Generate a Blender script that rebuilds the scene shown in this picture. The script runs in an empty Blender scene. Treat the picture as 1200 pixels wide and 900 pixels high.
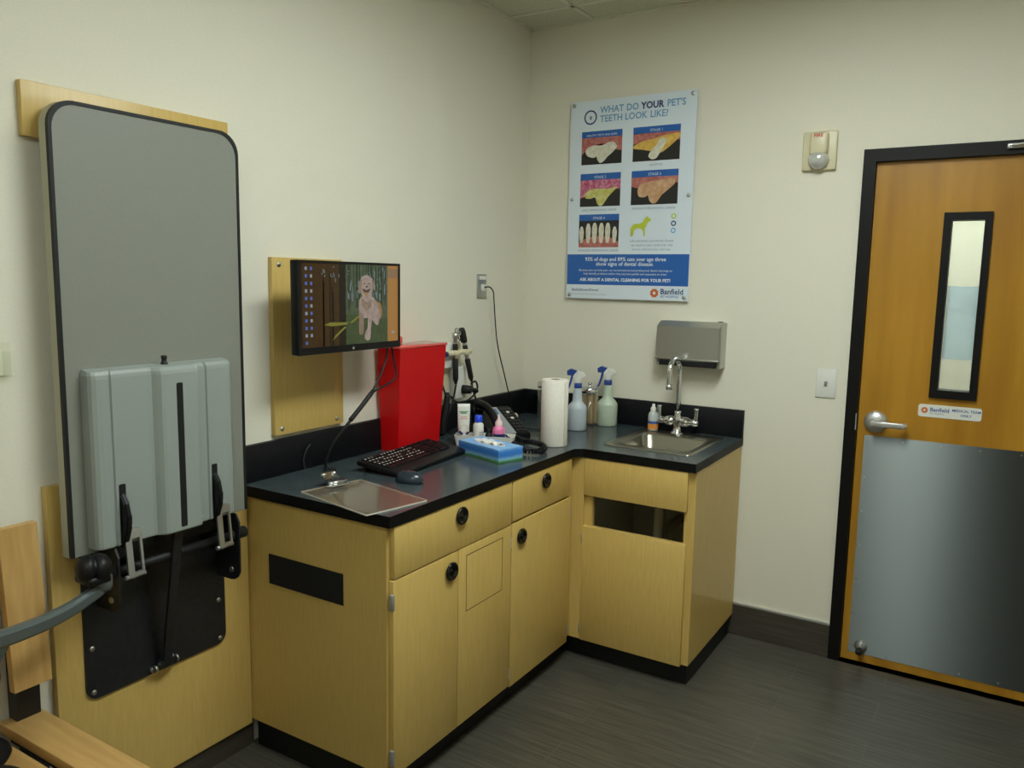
import bpy, bmesh, math, random
from mathutils import Vector, Matrix
random.seed(7)
C = bpy.context.scene.collection
PI = math.pi
V = Vector

# ------------------------------------------------------------------ materials
def lin(h):
    h = h.lstrip('#')
    out = []
    for i in (0, 2, 4):
        c = int(h[i:i+2], 16) / 255
        out.append(c / 12.92 if c <= .04045 else ((c + .055) / 1.055) ** 2.4)
    return (*out, 1)

def base(name, colour, rough=.5, metal=0, spec=.5, **kw):
    m = bpy.data.materials.new(name); m.use_nodes = True
    b = m.node_tree.nodes['Principled BSDF']
    b.inputs['Base Color'].default_value = lin(colour)
    b.inputs['Roughness'].default_value = rough
    b.inputs['Metallic'].default_value = metal
    b.inputs['Specular IOR Level'].default_value = spec
    for k, v in kw.items():
        b.inputs[k.replace('_', ' ')].default_value = v
    return m

def noisy(m, colour2, scale=(1, 1, 1), ns=5, lo=.35, hi=.65, detail=4, bump=0, rough_var=0):
    """mix the base colour with a second one over stretched noise in object space"""
    nt = m.node_tree; N = nt.nodes; L = nt.links; b = N['Principled BSDF']
    tc = N.new('ShaderNodeTexCoord'); mp = N.new('ShaderNodeMapping'); mp.inputs['Scale'].default_value = scale
    L.new(tc.outputs['Object'], mp.inputs['Vector'])
    nz = N.new('ShaderNodeTexNoise'); nz.inputs['Scale'].default_value = ns; nz.inputs['Detail'].default_value = detail
    L.new(mp.outputs['Vector'], nz.inputs['Vector'])
    mr = N.new('ShaderNodeMapRange'); mr.inputs['From Min'].default_value = lo; mr.inputs['From Max'].default_value = hi
    L.new(nz.outputs['Fac'], mr.inputs['Value'])
    mx = N.new('ShaderNodeMix'); mx.data_type = 'RGBA'
    mx.inputs['A'].default_value = b.inputs['Base Color'].default_value; mx.inputs['B'].default_value = lin(colour2)
    L.new(mr.outputs['Result'], mx.inputs['Factor']); L.new(mx.outputs['Result'], b.inputs['Base Color'])
    if bump:
        bp = N.new('ShaderNodeBump'); bp.inputs['Strength'].default_value = bump; bp.inputs['Distance'].default_value = .002
        L.new(nz.outputs['Fac'], bp.inputs['Height']); L.new(bp.outputs['Normal'], b.inputs['Normal'])
    return m

def glow(name, colour, strength=1.0):
    m = bpy.data.materials.new(name); m.use_nodes = True
    b = m.node_tree.nodes['Principled BSDF']
    b.inputs['Base Color'].default_value = (0.004, 0.004, 0.004, 1); b.inputs['Roughness'].default_value = .25
    b.inputs['Emission Color'].default_value = lin(colour); b.inputs['Emission Strength'].default_value = strength
    return m

def clear(name, tint, rough=.05, alpha=.2, spec=.5):
    """thin clear sheet: mix of see-through and glossy surface"""
    m = bpy.data.materials.new(name); m.use_nodes = True
    nt = m.node_tree; N = nt.nodes; L = nt.links; b = N['Principled BSDF']
    b.inputs['Base Color'].default_value = lin(tint); b.inputs['Roughness'].default_value = rough
    b.inputs['Specular IOR Level'].default_value = spec
    tr = N.new('ShaderNodeBsdfTransparent'); tr.inputs['Color'].default_value = lin(tint)
    mx = N.new('ShaderNodeMixShader'); mx.inputs['Fac'].default_value = alpha
    L.new(tr.outputs[0], mx.inputs[1]); L.new(b.outputs[0], mx.inputs[2])
    fr = N.new('ShaderNodeFresnel'); fr.inputs['IOR'].default_value = 1.4
    gl = N.new('ShaderNodeBsdfGlossy'); gl.inputs['Roughness'].default_value = rough; gl.inputs['Color'].default_value = (.9, .9, .9, 1)
    m2 = N.new('ShaderNodeMixShader'); ge = N.new('ShaderNodeNewGeometry'); ff = N.new('ShaderNodeMath'); ff.operation = 'SUBTRACT'; ff.use_clamp = True; L.new(fr.outputs[0], ff.inputs[0]); L.new(ge.outputs['Backfacing'], ff.inputs[1]); L.new(ff.outputs[0], m2.inputs['Fac']); L.new(mx.outputs[0], m2.inputs[1]); L.new(gl.outputs[0], m2.inputs[2])
    L.new(m2.outputs[0], N['Material Output'].inputs['Surface'])
    return m

M = {}
M['wall'] = noisy(base('wall_paint', '#e0dbca', .75), '#dcd7c5', ns=160, bump=0)
M['ceiling'] = noisy(base('ceiling_tile', '#cfcdb8', .9), '#bdbba6', ns=120, lo=.45, hi=.7)
M['grid'] = base('ceiling_grid', '#d8d6c4', .5)
M['maple'] = noisy(base('maple_laminate', '#ccad66', .36), '#c3a45a', scale=(38, 38, 4), ns=3, lo=.3, hi=.7)
M['maple_edge'] = noisy(base('maple_edge', '#a9803c', .45), '#9a7233', scale=(30, 30, 2), ns=2)
M['plank'] = noisy(base('bench_beech', '#c59f62', .45), '#b08a50', scale=(3, 30, 30), ns=1.6, lo=.3, hi=.7)
M['plank_up'] = noisy(base('bench_beech_upright', '#c59f62', .45), '#b08a50', scale=(25, 30, 2.5), ns=1.6, lo=.3, hi=.7)
M['bench_steel'] = base('bench_steel', '#101010', .45)
M['doorwood'] = noisy(base('door_veneer', '#b38228', .34, 0, .35), '#97681a', scale=(6, 6, .7), ns=1.6, lo=.35, hi=.7)
M['blackpaint'] = base('black_frame_paint', '#0d0b0a', .5, 0, .2)
M['counter'] = noisy(base('slate_laminate', '#434d50', .2), '#363f42', ns=40, lo=.35, hi=.65, bump=.03)
M['counter_edge'] = base('slate_edge_shade', '#08080a', .5, 0, .2)  # upright edges get less light; that shade is painted in as near-black
M['splash'] = noisy(base('black_backsplash', '#0c0c10', .45, 0, .25), '#121216', ns=30)
M['kick'] = base('black_toe_kick', '#080808', .55)
M['black'] = base('black_plastic', '#0e0e10', .45, 0, .3)
M['blackmatte'] = base('black_matte', '#0b0b0c', .6)
M['blackgloss'] = base('black_gloss', '#060606', .12)
M['rubber'] = base('rubber', '#0a0a0a', .7)
M['latchmetal'] = base('latch_metal', '#c4c7c8', .28, .85)
M['chrome'] = base('chrome', '#d6d8da', .08, 1)
M['steel'] = base('brushed_steel', '#b9bab4', .32, .95)
M['sinksteel'] = base('sink_steel', '#9f9c8e', .3, 1)
M['nickel'] = base('satin_nickel', '#c9c9c6', .4, .8)
M['darksteel'] = noisy(base('dark_powdercoat', '#17181a', .4), '#202124', ns=60)
M['armmetal'] = base('arm_metal', '#6d7779', .38, .6)
M['tablegrey'] = noisy(base('table_laminate', '#83857c', .5), '#808279', ns=260, lo=.4, hi=.6)
M['tableside'] = base('table_side', '#a9a691', .6)
M['covergrey'] = base('cover_plastic', '#919893', .45)
M['dark_slot'] = base('dark_slot', '#050505', .8)
M['white'] = base('white_plastic', '#dcdcd4', .35)
M['offwhite'] = base('almond_plastic', '#d2c9a8', .4)
M['grey'] = base('grey_plastic', '#8b8f92', .45)
M['towel'] = noisy(base('paper_towel', '#e6e1d6', .95), '#ddd8cb', ns=140, bump=.15)
M['card'] = base('cardboard', '#8a6d47', .9)
M['bottle'] = base('bottle_plastic', '#cfd6d4', .3, Transmission_Weight=.25)
M['liquid_clear'] = base('bottle_clear_fill', '#b9c3c9', .3)
M['liquid_green'] = base('bottle_green_fill', '#b6c2ae', .3)
M['blue'] = base('blue_plastic', '#1d3f86', .35)
M['capblue'] = base('cap_blue', '#1446d8', .35)
M['pink'] = base('pink_plastic', '#ef7fb0', .35)
M['pinkpale'] = base('pale_pink', '#e6c9c6', .4)
M['navy'] = base('navy_label', '#1c3266', .5)
M['paper'] = base('paper', '#d8dcda', .8)
M['stick'] = noisy(base('birch_stick', '#d9b678', .7), '#c9a263', scale=(60, 60, 3), ns=3)
M['red'] = None
M['glass'] = clear('clear_glass', '#f4faf6', .03, .12)
M['jar'] = clear('jar_glass', '#fcfdfa', .04, .05)
M['acrylic'] = clear('acrylic', '#f4ece0', .1, .07)
M['bulb'] = base('strobe_lens', '#c9cac4', .12, .3)
M['labelblue'] = base('label_blue', '#2c56a8', .5)
M['labelorange'] = base('label_orange', '#d98b3c', .5)
M['green'] = base('label_green', '#3f9a58', .5)

def red_plastic():
    m = bpy.data.materials.new('red_translucent'); m.use_nodes = True
    nt = m.node_tree; N = nt.nodes; L = nt.links; b = N['Principled BSDF']
    b.inputs['Base Color'].default_value = lin('#ee2226'); b.inputs['Roughness'].default_value = .25
    t = N.new('ShaderNodeBsdfTranslucent'); t.inputs['Color'].default_value = lin('#ff3030')
    tr = N.new('ShaderNodeBsdfTransparent'); tr.inputs['Color'].default_value = lin('#f04040')
    a = N.new('ShaderNodeMixShader'); a.inputs['Fac'].default_value = .4
    L.new(b.outputs[0], a.inputs[1]); L.new(t.outputs[0], a.inputs[2])
    c = N.new('ShaderNodeMixShader'); c.inputs['Fac'].default_value = .2
    L.new(a.outputs[0], c.inputs[1]); L.new(tr.outputs[0], c.inputs[2])
    L.new(c.outputs[0], N['Material Output'].inputs['Surface'])
    return m
M['red'] = red_plastic()
M['redlid'] = clear('red_lid', '#f0605a', .2, .75)

def floor_mat():
    m = base('wood_look_tile', '#46443c', .34)
    nt = m.node_tree; N = nt.nodes; L = nt.links; b = N['Principled BSDF']
    tc = N.new('ShaderNodeTexCoord')
    br = N.new('ShaderNodeTexBrick'); br.inputs['Scale'].default_value = 1
    br.inputs['Brick Width'].default_value = .92; br.inputs['Row Height'].default_value = .154
    br.inputs['Mortar Size'].default_value = .0022; br.offset = .37
    br.inputs['Color1'].default_value = lin('#43413a'); br.inputs['Color2'].default_value = lin('#3a3832')
    br.inputs['Mortar'].default_value = lin('#504e45')
    L.new(tc.outputs['Object'], br.inputs['Vector'])
    mp = N.new('ShaderNodeMapping'); mp.inputs['Scale'].default_value = (2.2, 45, 1)
    L.new(tc.outputs['Object'], mp.inputs['Vector'])
    nz = N.new('ShaderNodeTexNoise'); nz.inputs['Scale'].default_value = 2; nz.inputs['Detail'].default_value = 6
    L.new(mp.outputs[0], nz.inputs['Vector'])
    mr = N.new('ShaderNodeMapRange'); mr.inputs['From Min'].default_value = .35; mr.inputs['From Max'].default_value = .7
    mr.inputs['To Max'].default_value = .6
    L.new(nz.outputs['Fac'], mr.inputs['Value'])
    mx = N.new('ShaderNodeMix'); mx.data_type = 'RGBA'; mx.inputs['B'].default_value = lin('#676357')
    L.new(mr.outputs[0], mx.inputs['Factor']); L.new(br.outputs['Color'], mx.inputs['A'])
    L.new(mx.outputs['Result'], b.inputs['Base Color'])
    return m
M['floor'] = floor_mat()
M['basetile'] = noisy(base('baseboard_tile', '#3b352d', .42), '#4a443a', scale=(2, 2, 40), ns=2)

def kick_mat():
    """steel brushed across: reflections smear up and down far more than sideways"""
    m = base('kick_plate_steel', '#6f7472', .36, 1)
    nt = m.node_tree; N = nt.nodes; L = nt.links; b = N['Principled BSDF']
    b.inputs['Anisotropic'].default_value = 1
    tg = N.new('ShaderNodeTangent'); tg.direction_type = 'UV_MAP'; tg.uv_map = 'UVMap'
    L.new(tg.outputs[0], b.inputs['Tangent'])
    return m
M['kickplate'] = kick_mat()

# ------------------------------------------------------------------ mesh helpers
def B(): return bmesh.new()

def box(bm, lo, hi, Mx=None, mi=0, bev=0, seg=2):
    x0, y0, z0 = lo; x1, y1, z1 = hi
    r = bmesh.ops.create_cube(bm, size=1)
    vs = r['verts']
    for v in vs:
        v.co = V(((x0+x1)/2 + v.co.x*(x1-x0), (y0+y1)/2 + v.co.y*(y1-y0), (z0+z1)/2 + v.co.z*(z1-z0)))
    fs = set(f for v in vs for f in v.link_faces)
    if bev:
        es = list(set(e for v in vs for e in v.link_edges))
        rr = bmesh.ops.bevel(bm, geom=es, offset=bev, segments=seg, affect='EDGES', profile=.5)
        fs = set(rr['faces']) | set(f for f in fs if f.is_valid)
        vs = list(set(v for f in fs for v in f.verts))
        fs = set(f for v in vs for f in v.link_faces)
    for f in fs: f.material_index = mi; f.smooth = bool(bev)
    if Mx is not None:
        for v in vs: v.co = Mx @ v.co
    return vs

def frame_for(d):
    d = V(d).normalized()
    a = V((0, 0, 1)) if abs(d.z) < .9 else V((1, 0, 0))
    u = d.cross(a).normalized(); w = u.cross(d).normalized()
    return u, w, d

def cyl(bm, a, b, r1, r2=None, n=24, mi=0, caps=True, smooth=True):
    a = V(a); b = V(b); r2 = r1 if r2 is None else r2
    u, w, d = frame_for(b - a)
    A = []; Bv = []
    for i in range(n):
        t = 2*PI*i/n; o = u*math.cos(t) + w*math.sin(t)
        A.append(bm.verts.new(a + o*r1)); Bv.append(bm.verts.new(b + o*r2))
    for i in range(n):
        j = (i+1) % n
        f = bm.faces.new((A[i], Bv[i], Bv[j], A[j])); f.material_index = mi; f.smooth = smooth
    if caps:
        f = bm.faces.new(A); f.material_index = mi
        f = bm.faces.new(list(reversed(Bv))); f.material_index = mi

def lathe(bm, prof, origin=(0, 0, 0), axis=(0, 0, 1), n=32, mi=0, smooth=True, squash=None):
    """prof: (radius, height) pairs along the axis"""
    u, w, d = frame_for(axis); o = V(origin)
    if squash: u = u * squash
    rings = []
    for r, h in prof:
        if r < 1e-6:
            rings.append([bm.verts.new(o + d*h)])
        else:
            rings.append([bm.verts.new(o + d*h + (u*math.cos(2*PI*i/n) + w*math.sin(2*PI*i/n))*r) for i in range(n)])
    for k in range(len(rings)-1):
        P, Q = rings[k], rings[k+1]
        for i in range(n):
            j = (i+1) % n
            if len(P) == 1 and len(Q) == 1: continue
            if len(P) == 1: f = bm.faces.new((P[0], Q[i], Q[j]))
            elif len(Q) == 1: f = bm.faces.new((P[i], Q[0], P[j]))
            else: f = bm.faces.new((P[i], Q[i], Q[j], P[j]))
            f.material_index = mi; f.smooth = smooth

def smooth_path(pts, sub=6):
    pts = [V(p) for p in pts]; out = []
    for i in range(len(pts)-1):
        p0 = pts[max(i-1, 0)]; p1 = pts[i]; p2 = pts[i+1]; p3 = pts[min(i+2, len(pts)-1)]
        for k in range(sub):
            t = k/sub
            out.append(.5*((2*p1) + (p2-p0)*t + (2*p0-5*p1+4*p2-p3)*t*t + (3*p1-p0-3*p2+p3)*t**3))
    out.append(pts[-1]); return out

def tube(bm, pts, r, n=10, mi=0, smooth=True, sub=6, rs=None, flat=1.0):
    """swept tube along a smoothed path; rs = radius at each sample fraction; flat scales one cross axis"""
    P = smooth_path(pts, sub) if sub else [V(p) for p in pts]
    rings = []; u = None
    for i, p in enumerate(P):
        d = (P[min(i+1, len(P)-1)] - P[max(i-1, 0)]).normalized()
        if u is None: u, w, _ = frame_for(d)
        else:
            u = (u - d*u.dot(d)).normalized(); w = d.cross(u).normalized()
        rr = r if rs is None else rs(i/(len(P)-1))
        rings.append([bm.verts.new(p + (u*math.cos(2*PI*k/n) + w*math.sin(2*PI*k/n)*flat)*rr) for k in range(n)])
    for a, b in zip(rings, rings[1:]):
        for i in range(n):
            j = (i+1) % n
            f = bm.faces.new((a[i], a[j], b[j], b[i])); f.smooth = smooth; f.material_index = mi
    for R in (list(reversed(rings[0])), rings[-1]):
        f = bm.faces.new(R); f.material_index = mi

def prism(bm, poly, o, u, v, n, depth, mi=0):
    """polygon (2-D points) laid out on axes u,v from origin o, extruded along n by depth"""
    o = V(o); u = V(u); v = V(v); n = V(n)
    A = [bm.verts.new(o + u*x + v*y) for x, y in poly]
    Z = [bm.verts.new(o + u*x + v*y + n*depth) for x, y in poly]
    k = len(poly)
    for i in range(k):
        j = (i+1) % k
        f = bm.faces.new((A[i], A[j], Z[j], Z[i])); f.material_index = mi
    a = bm.faces.new(list(reversed(A))); a.material_index = mi
    z = bm.faces.new(Z); z.material_index = mi
    bmesh.ops.triangulate(bm, faces=[a, z])

def rrect(x0, y0, x1, y1, r, n=6, corners=(1, 1, 1, 1)):
    """rounded rectangle, corners = bl, br, tr, tl"""
    out = []
    for (cx, cy, a0, on, px, py) in ((x0+r, y0+r, PI, corners[0], x0, y0), (x1-r, y0+r, 1.5*PI, corners[1], x1, y0),
                                     (x1-r, y1-r, 0, corners[2], x1, y1), (x0+r, y1-r, .5*PI, corners[3], x0, y1)):
        if on:
            for k in range(n+1):
                a = a0 + k/n*PI/2; out.append((cx + r*math.cos(a), cy + r*math.sin(a)))
        else: out.append((px, py))
    return out

def circle(cx, cy, r, n=20, ry=None):
    ry = r if ry is None else ry
    return [(cx + r*math.cos(2*PI*i/n), cy + ry*math.sin(2*PI*i/n)) for i in range(n)]

def ring_prism(bm, outer, inner, o, u, v, n, depth, mi=0):
    """frame between two loops of equal length"""
    o = V(o); u = V(u); v = V(v); n = V(n)
    def L(poly, d): return [bm.verts.new(o + u*x + v*y + n*d) for x, y in poly]
    O0, O1, I0, I1 = L(outer, 0), L(outer, depth), L(inner, 0), L(inner, depth)
    k = len(outer)
    for i in range(k):
        j = (i+1) % k
        for q in ((O0[i], O0[j], O1[j], O1[i]), (I0[j], I0[i], I1[i], I1[j]), (O1[i], O1[j], I1[j], I1[i]), (O0[j], O0[i], I0[i], I0[j])):
            f = bm.faces.new(q); f.material_index = mi

def text(bm, s, size, o, u, v, align='LEFT', mi=0, lift=0.0, weight=0.0, xs=1.0):
    """flat lettering: baseline start o, reading direction u, up v"""
    cu = bpy.data.curves.new('lettering', 'FONT'); cu.body = s; cu.size = size; cu.align_x = align
    cu.offset = weight; cu.resolution_u = 2
    ob = bpy.data.objects.new('lettering', cu); C.objects.link(ob)
    dg = bpy.context.evaluated_depsgraph_get(); dg.update()
    me = bpy.data.meshes.new_from_object(ob.evaluated_get(dg))
    bpy.data.objects.remove(ob); bpy.data.curves.remove(cu)
    u = V(u); v = V(v); nrm = u.cross(v); o = V(o)
    vs = [bm.verts.new(o + u*p.co.x*xs + v*p.co.y + nrm*lift) for p in me.vertices]
    for p in me.polygons:
        try:
            f = bm.faces.new([vs[i] for i in p.vertices]); f.material_index = mi
        except ValueError: pass
    wd = max((p.co.x for p in me.vertices), default=0)*xs
    bpy.data.meshes.remove(me); return wd

# ------------------------------------------------------------------ object helpers
ORG = {}
def thing(name, label, cat, loc=(0, 0, 0), group=None, kind=None):
    o = bpy.data.objects.new(name, None); C.objects.link(o); o.location = loc
    o.empty_display_size = .05
    ORG[o.name] = V(loc)
    tag(o, label, cat, group, kind); return o
def tag(o, label=None, cat=None, group=None, kind=None):
    if label: o['label'] = label
    if cat: o['category'] = cat
    if group: o['group'] = group
    if kind: o['kind'] = kind
    return o
def obj(name, bm, mats, parent=None, loc=None, label=None, mx=None):
    """link bm (drawn in world coordinates) as ONE object; children keep an own origin at loc (default the parent's)"""
    if mx is not None: bmesh.ops.transform(bm, matrix=mx, verts=bm.verts)
    bmesh.ops.recalc_face_normals(bm, faces=bm.faces)
    po = ORG[parent.name] if parent else V((0, 0, 0))
    w = V(loc) if loc is not None else po
    if parent is None and loc is None: w = V((0, 0, 0))
    bmesh.ops.translate(bm, vec=-w, verts=bm.verts)
    me = bpy.data.meshes.new(name); bm.to_mesh(me); bm.free()
    if not isinstance(mats, (list, tuple)): mats = [mats]
    for m in mats: me.materials.append(M[m] if isinstance(m, str) else m)
    o = bpy.data.objects.new(name, me); C.objects.link(o)
    if parent: o.parent = parent
    o.location = w - po; ORG[o.name] = w
    if label: o['label'] = label
    return o
def qbox(name, lo, hi, mat, parent=None, bev=0, label=None, Mx=None):
    bm = B(); box(bm, lo, hi, Mx, bev=bev); return obj(name, bm, mat, parent, label=label)
def struct(name, bm, mat, label, cat, loc=None):
    return tag(obj(name, bm, mat, None, loc), label, cat, kind='structure')
X, Y, Z = V((1, 0, 0)), V((0, 1, 0)), V((0, 0, 1))

# ------------------------------------------------------------------ the room
RX, RY, H = 3.35, -4.5, 2.868
DL, DR, DT = 1.641, 2.552, 2.13          # door leaf
CW = 1.45                                 # corridor depth beyond the door
bm = B(); box(bm, (-.1, RY-.1, -.1), (RX+.1, CW+.1, 0)); struct('floor', bm, 'floor', 'dark wood look plank tile floor', 'floor')
bm = B(); box(bm, (-.1, RY-.1, H), (RX+.1, CW+.1, H+.1)); struct('ceiling', bm, 'ceiling', 'pale suspended tile ceiling', 'ceiling')
bm = B(); box(bm, (-.1, RY-.1, 0), (0, .12, H)); struct('wall_left', bm, 'wall', 'cream painted wall behind the folded table and monitor', 'wall')
bm = B()                                  # back wall with the door opening
FL, FR, FT = DL-.045, DR+.045, DT+.05
box(bm, (0, 0, 0), (FL+.01, .12, H)); box(bm, (FR-.01, 0, 0), (RX, .12, H)); box(bm, (FL+.01, 0, FT-.01), (FR-.01, .12, H))
struct('wall_back', bm, 'wall', 'cream painted wall with the poster and the wooden door', 'wall')
bm = B(); box(bm, (RX, RY-.1, 0), (RX+.1, CW+.1, H)); struct('wall_right', bm, 'wall', 'cream painted wall right of the wooden door', 'wall')
bm = B(); box(bm, (0, RY-.1, 0), (1.86, RY, H)); box(bm, (2.80, RY-.1, 0), (RX, RY, H)); box(bm, (1.86, RY-.1, 2.15), (2.80, RY, H))
struct('wall_front', bm, 'wall', 'cream painted wall behind the viewer', 'wall')
bm = B(); box(bm, (-.1, CW, 0), (RX+.1, CW+.1, H)); box(bm, (-.1, .12, 0), (0, CW, H))
struct('wall_corridor', bm, 'wall', 'pale wall beyond the door window', 'wall')
d2 = thing('added_door', 'unseen dark brown door added behind the viewer for the kick plate reflection', 'door', (2.33, RY, 0), kind='structure')  # added out of view to give the kick plate its dark reflection
M['darkdoor'] = noisy(base('dark_door', '#2a231b', .5), '#221c16', scale=(8, 8, 1), ns=2)
qbox('panel', (1.87, RY-.06, .01), (2.79, RY-.02, 2.14), 'darkdoor', d2)
bm = B(); ring_prism(bm, [(1.80, 0), (2.86, 0), (2.86, 2.2), (1.80, 2.2)], [(1.87, .0001), (2.79, .0001), (2.79, 2.14), (1.87, 2.14)], (0, RY+.015, 0), X, Z, -Y, .075)
obj('frame', bm, 'blackpaint', d2)

# suspended ceiling grid
bm = B()
for yy in (-.226, -.836, -1.446, -2.056, -2.666, -3.276, -3.886): box(bm, (0, yy-.012, H-.004), (RX, yy+.012, H+.004))
for xx in (.35, 1.57, 2.79): box(bm, (xx-.012, RY, H-.004), (xx+.012, 0, H+.004))
box(bm, (0, RY, H-.006), (.022, 0, H+.002)); box(bm, (0, -.022, H-.006), (RX, 0, H+.002))
struct('trim_1', bm, 'grid', 'pale metal grid holding the ceiling tiles', 'ceiling grid')

# baseboards
bm = B(); box(bm, (1.15, -.012, 0), (FL, 0, .148)); box(bm, (FR, -.012, 0), (RX, 0, .148))
bb = struct('baseboard_back', bm, 'basetile', 'dark wood look tile baseboard between sink cabinet and door', 'baseboard')
bm = B(); box(bm, (1.15, -.014, .148), (FL, 0, .156), mi=0); box(bm, (FR, -.014, .148), (RX, 0, .156))
obj('edge_strip', bm, 'nickel', bb)
bm = B(); box(bm, (0, RY, 0), (.011, -1.83, .148)); struct('baseboard_left', bm, 'basetile', 'dark tile baseboard under the wood panel of the folded table', 'baseboard')
bm = B(); box(bm, (RX-.012, RY, 0), (RX, 0, .148)); struct('baseboard_right', bm, 'basetile', 'dark tile baseboard along the far right wall', 'baseboard')

# ------------------------------------------------------------------ ceiling lights (the room's lamps, out of frame)
LIGHT = 4.35
def troffer(x, y, label, sx=.6, sy=1.2, k=1.0, tint=(.91, 1.0, .965)):
    t = thing('ceiling_light', label, 'ceiling light', (x, y, H), group='fluorescent ceiling lights')
    bm = B(); hx, hy = sx/2, sy/2
    ring_prism(bm, [(-hx, -hy), (hx, -hy), (hx, hy), (-hx, hy)], [(-hx+.03, -hy+.03), (hx-.03, -hy+.03), (hx-.03, hy-.03), (-hx+.03, hy-.03)], (x, y, H-.012), X, Y, Z, .012)
    obj('frame', bm, 'grid', t)
    g = bpy.data.materials.new('lamp_diffuser'); g.use_nodes = True
    b = g.node_tree.nodes['Principled BSDF']; b.inputs['Base Color'].default_value = (.8, .8, .8, 1)
    b.inputs['Emission Color'].default_value = (*tint, 1); b.inputs['Emission Strength'].default_value = 6.0*k*LIGHT
    bm = B(); box(bm, (x-hx+.03, y-hy+.03, H-.008), (x+hx-.03, y+hy-.03, H-.003)); obj('diffuser', bm, g, t)
troffer(1.60, -1.75, 'fluorescent troffer in the ceiling nearest the sink')
troffer(1.60, -3.75, 'fluorescent troffer in the ceiling above the viewer', k=.36)
troffer(2.0, .75, 'fluorescent troffer in the corridor ceiling beyond the door', sx=1.2, sy=.6, k=.72, tint=(.95, 1.0, 1.0))

# ------------------------------------------------------------------ wooden door
d = thing('door_1', 'orange wooden door with narrow window and steel kick plate', 'door', (DL, 0, 0), kind='structure')
def yloop(x0, z0, x1, z1): return [(x0, z0), (x1, z0), (x1, z1), (x0, z1)]
DF = .012                                  # door face stands just behind the frame face
bm = B(); ring_prism(bm, yloop(DL+.002, .008, DR-.002, DT-.002), yloop(1.922, 1.212, 2.048, 1.902), (0, DF, 0), X, Z, Y, .044)
obj('leaf', bm, 'doorwood', d)
bm = B()
ring_prism(bm, yloop(FL-.002, 0, FR+.002, FT), yloop(DL, -.0001, DR, DT), (0, -.018, 0), X, Z, Y, .15)
obj('frame', bm, 'blackpaint', d)
bm = B(); ring_prism(bm, yloop(1.90, 1.19, 2.066, 1.922), yloop(1.929, 1.222, 2.040, 1.892), (0, -.004, 0), X, Z, Y, .076)
wf = obj('window_frame', bm, 'blackpaint', d)
qbox('pane', (1.922, .03, 1.212), (2.048, .036, 1.902), 'glass', wf)
bm = B(); box(bm, (1.932, .045, 1.345), (2.046, .0455, 1.637))
pm = base('thin_paper', '#dfe6ee', .8); _n = pm.node_tree.nodes; _t = _n.new('ShaderNodeBsdfTranslucent'); _t.inputs['Color'].default_value = lin('#e2eaf2'); _m = _n.new('ShaderNodeMixShader'); _m.inputs['Fac'].default_value = .62
pm.node_tree.links.new(_n['Principled BSDF'].outputs[0], _m.inputs[1]); pm.node_tree.links.new(_t.outputs[0], _m.inputs[2]); pm.node_tree.links.new(_m.outputs[0], _n['Material Output'].inputs['Surface'])
nt = obj('notice', bm, pm, wf)
bm = B()
M['greytext'] = base('grey_print', '#8a8f98', .8)
for k, s in enumerate(('PLEASE', 'DO NOT ENTER')):
    text(bm, s, .016, (2.035, .0457, 1.565-k*.024), -X, Z, mi=0, lift=.0004)
obj('lettering', bm, 'greytext', nt)
# kick plate
bm = B()
kx0, kx1, kz0, kz1 = 1.672, 2.522, .045, 1.008
uvl = bm.loops.layers.uv.new('UVMap'); box(bm, (kx0, DF-.0022, kz0), (kx1, DF-.0002, kz1))
for f in bm.faces:
    for l in f.loops: l[uvl].uv = (l.vert.co.z, l.vert.co.x)
kpo = obj('kick_plate', bm, 'kickplate', d)
bm = B()
for i in range(7):
    zz = kz0+.03+i*(kz1-kz0-.06)/6
    for xx in (kx0+.012, kx1-.012): cyl(bm, (xx, DF-.0035, zz), (xx, DF-.002, zz), .0035, n=8)
for i in range(1, 6):
    xx = kx0+.012+i*(kx1-kx0-.024)/6
    for zz in (kz0+.015, kz1-.015): cyl(bm, (xx, DF-.0035, zz), (xx, DF-.002, zz), .0035, n=8)
obj('screw', bm, 'steel', kpo)
# lever handle
bm = B(); lathe(bm, [(0, .022), (.02, .022), (.043, .014), (.046, .006), (.046, 0)], (1.712, DF, 1.068), -Y, n=28)
cyl(bm, (1.712, DF-.02, 1.068), (1.712, DF-.058, 1.068), .0125)
hd = obj('handle', bm, 'nickel', d)
bm = B(); box(bm, (1.698, DF-.068, 1.056), (1.826, DF-.052, 1.079), bev=.004); box(bm, (1.812, DF-.062, 1.058), (1.834, DF-.035, 1.077), bev=.004); obj('lever', bm, 'nickel', hd)
qbox('strike_plate', (1.6365, -.0195, 1.03), (1.6405, .005, 1.10), 'nickel', d)
# name plate
bm = B(); prism(bm, rrect(1.866, 1.109, 2.09, 1.160, .01), (0, DF-.0002, 0), X, Z, -Y, .002); sg = obj('sign_plate', bm, 'white', d, label='small white sign plate')
M['orangep'] = base('print_orange', '#e0793a', .5); M['bluep'] = base('print_blue', '#23509a', .5); M['lightbluep'] = base('print_light_blue', '#6c9bc0', .5)
def flower(bm, cx, cz, R, y, mi):
    for k in range(8):
        a = 2*PI*k/8 + PI/8
        prism(bm, circle(cx+R*.62*math.cos(a), cz+R*.62*math.sin(a), R*.34, 10), (0, y, 0), X, Z, -Y, .0003, mi)
bm = B(); flower(bm, 1.889, 1.136, .0135, DF-.0022, 0)
text(bm, 'Banfield', .022, (1.908, DF-.0022, 1.133), X, Z, mi=1, lift=.0004, weight=.0004)
text(bm, 'PET HOSPITAL', .0078, (1.909, DF-.0022, 1.122), X, Z, mi=1, lift=.0004)
text(bm, 'MEDICAL TEAM', .0145, (2.037, DF-.0022, 1.139), X, Z, 'CENTER', mi=1, lift=.0004, weight=.0003)
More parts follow.
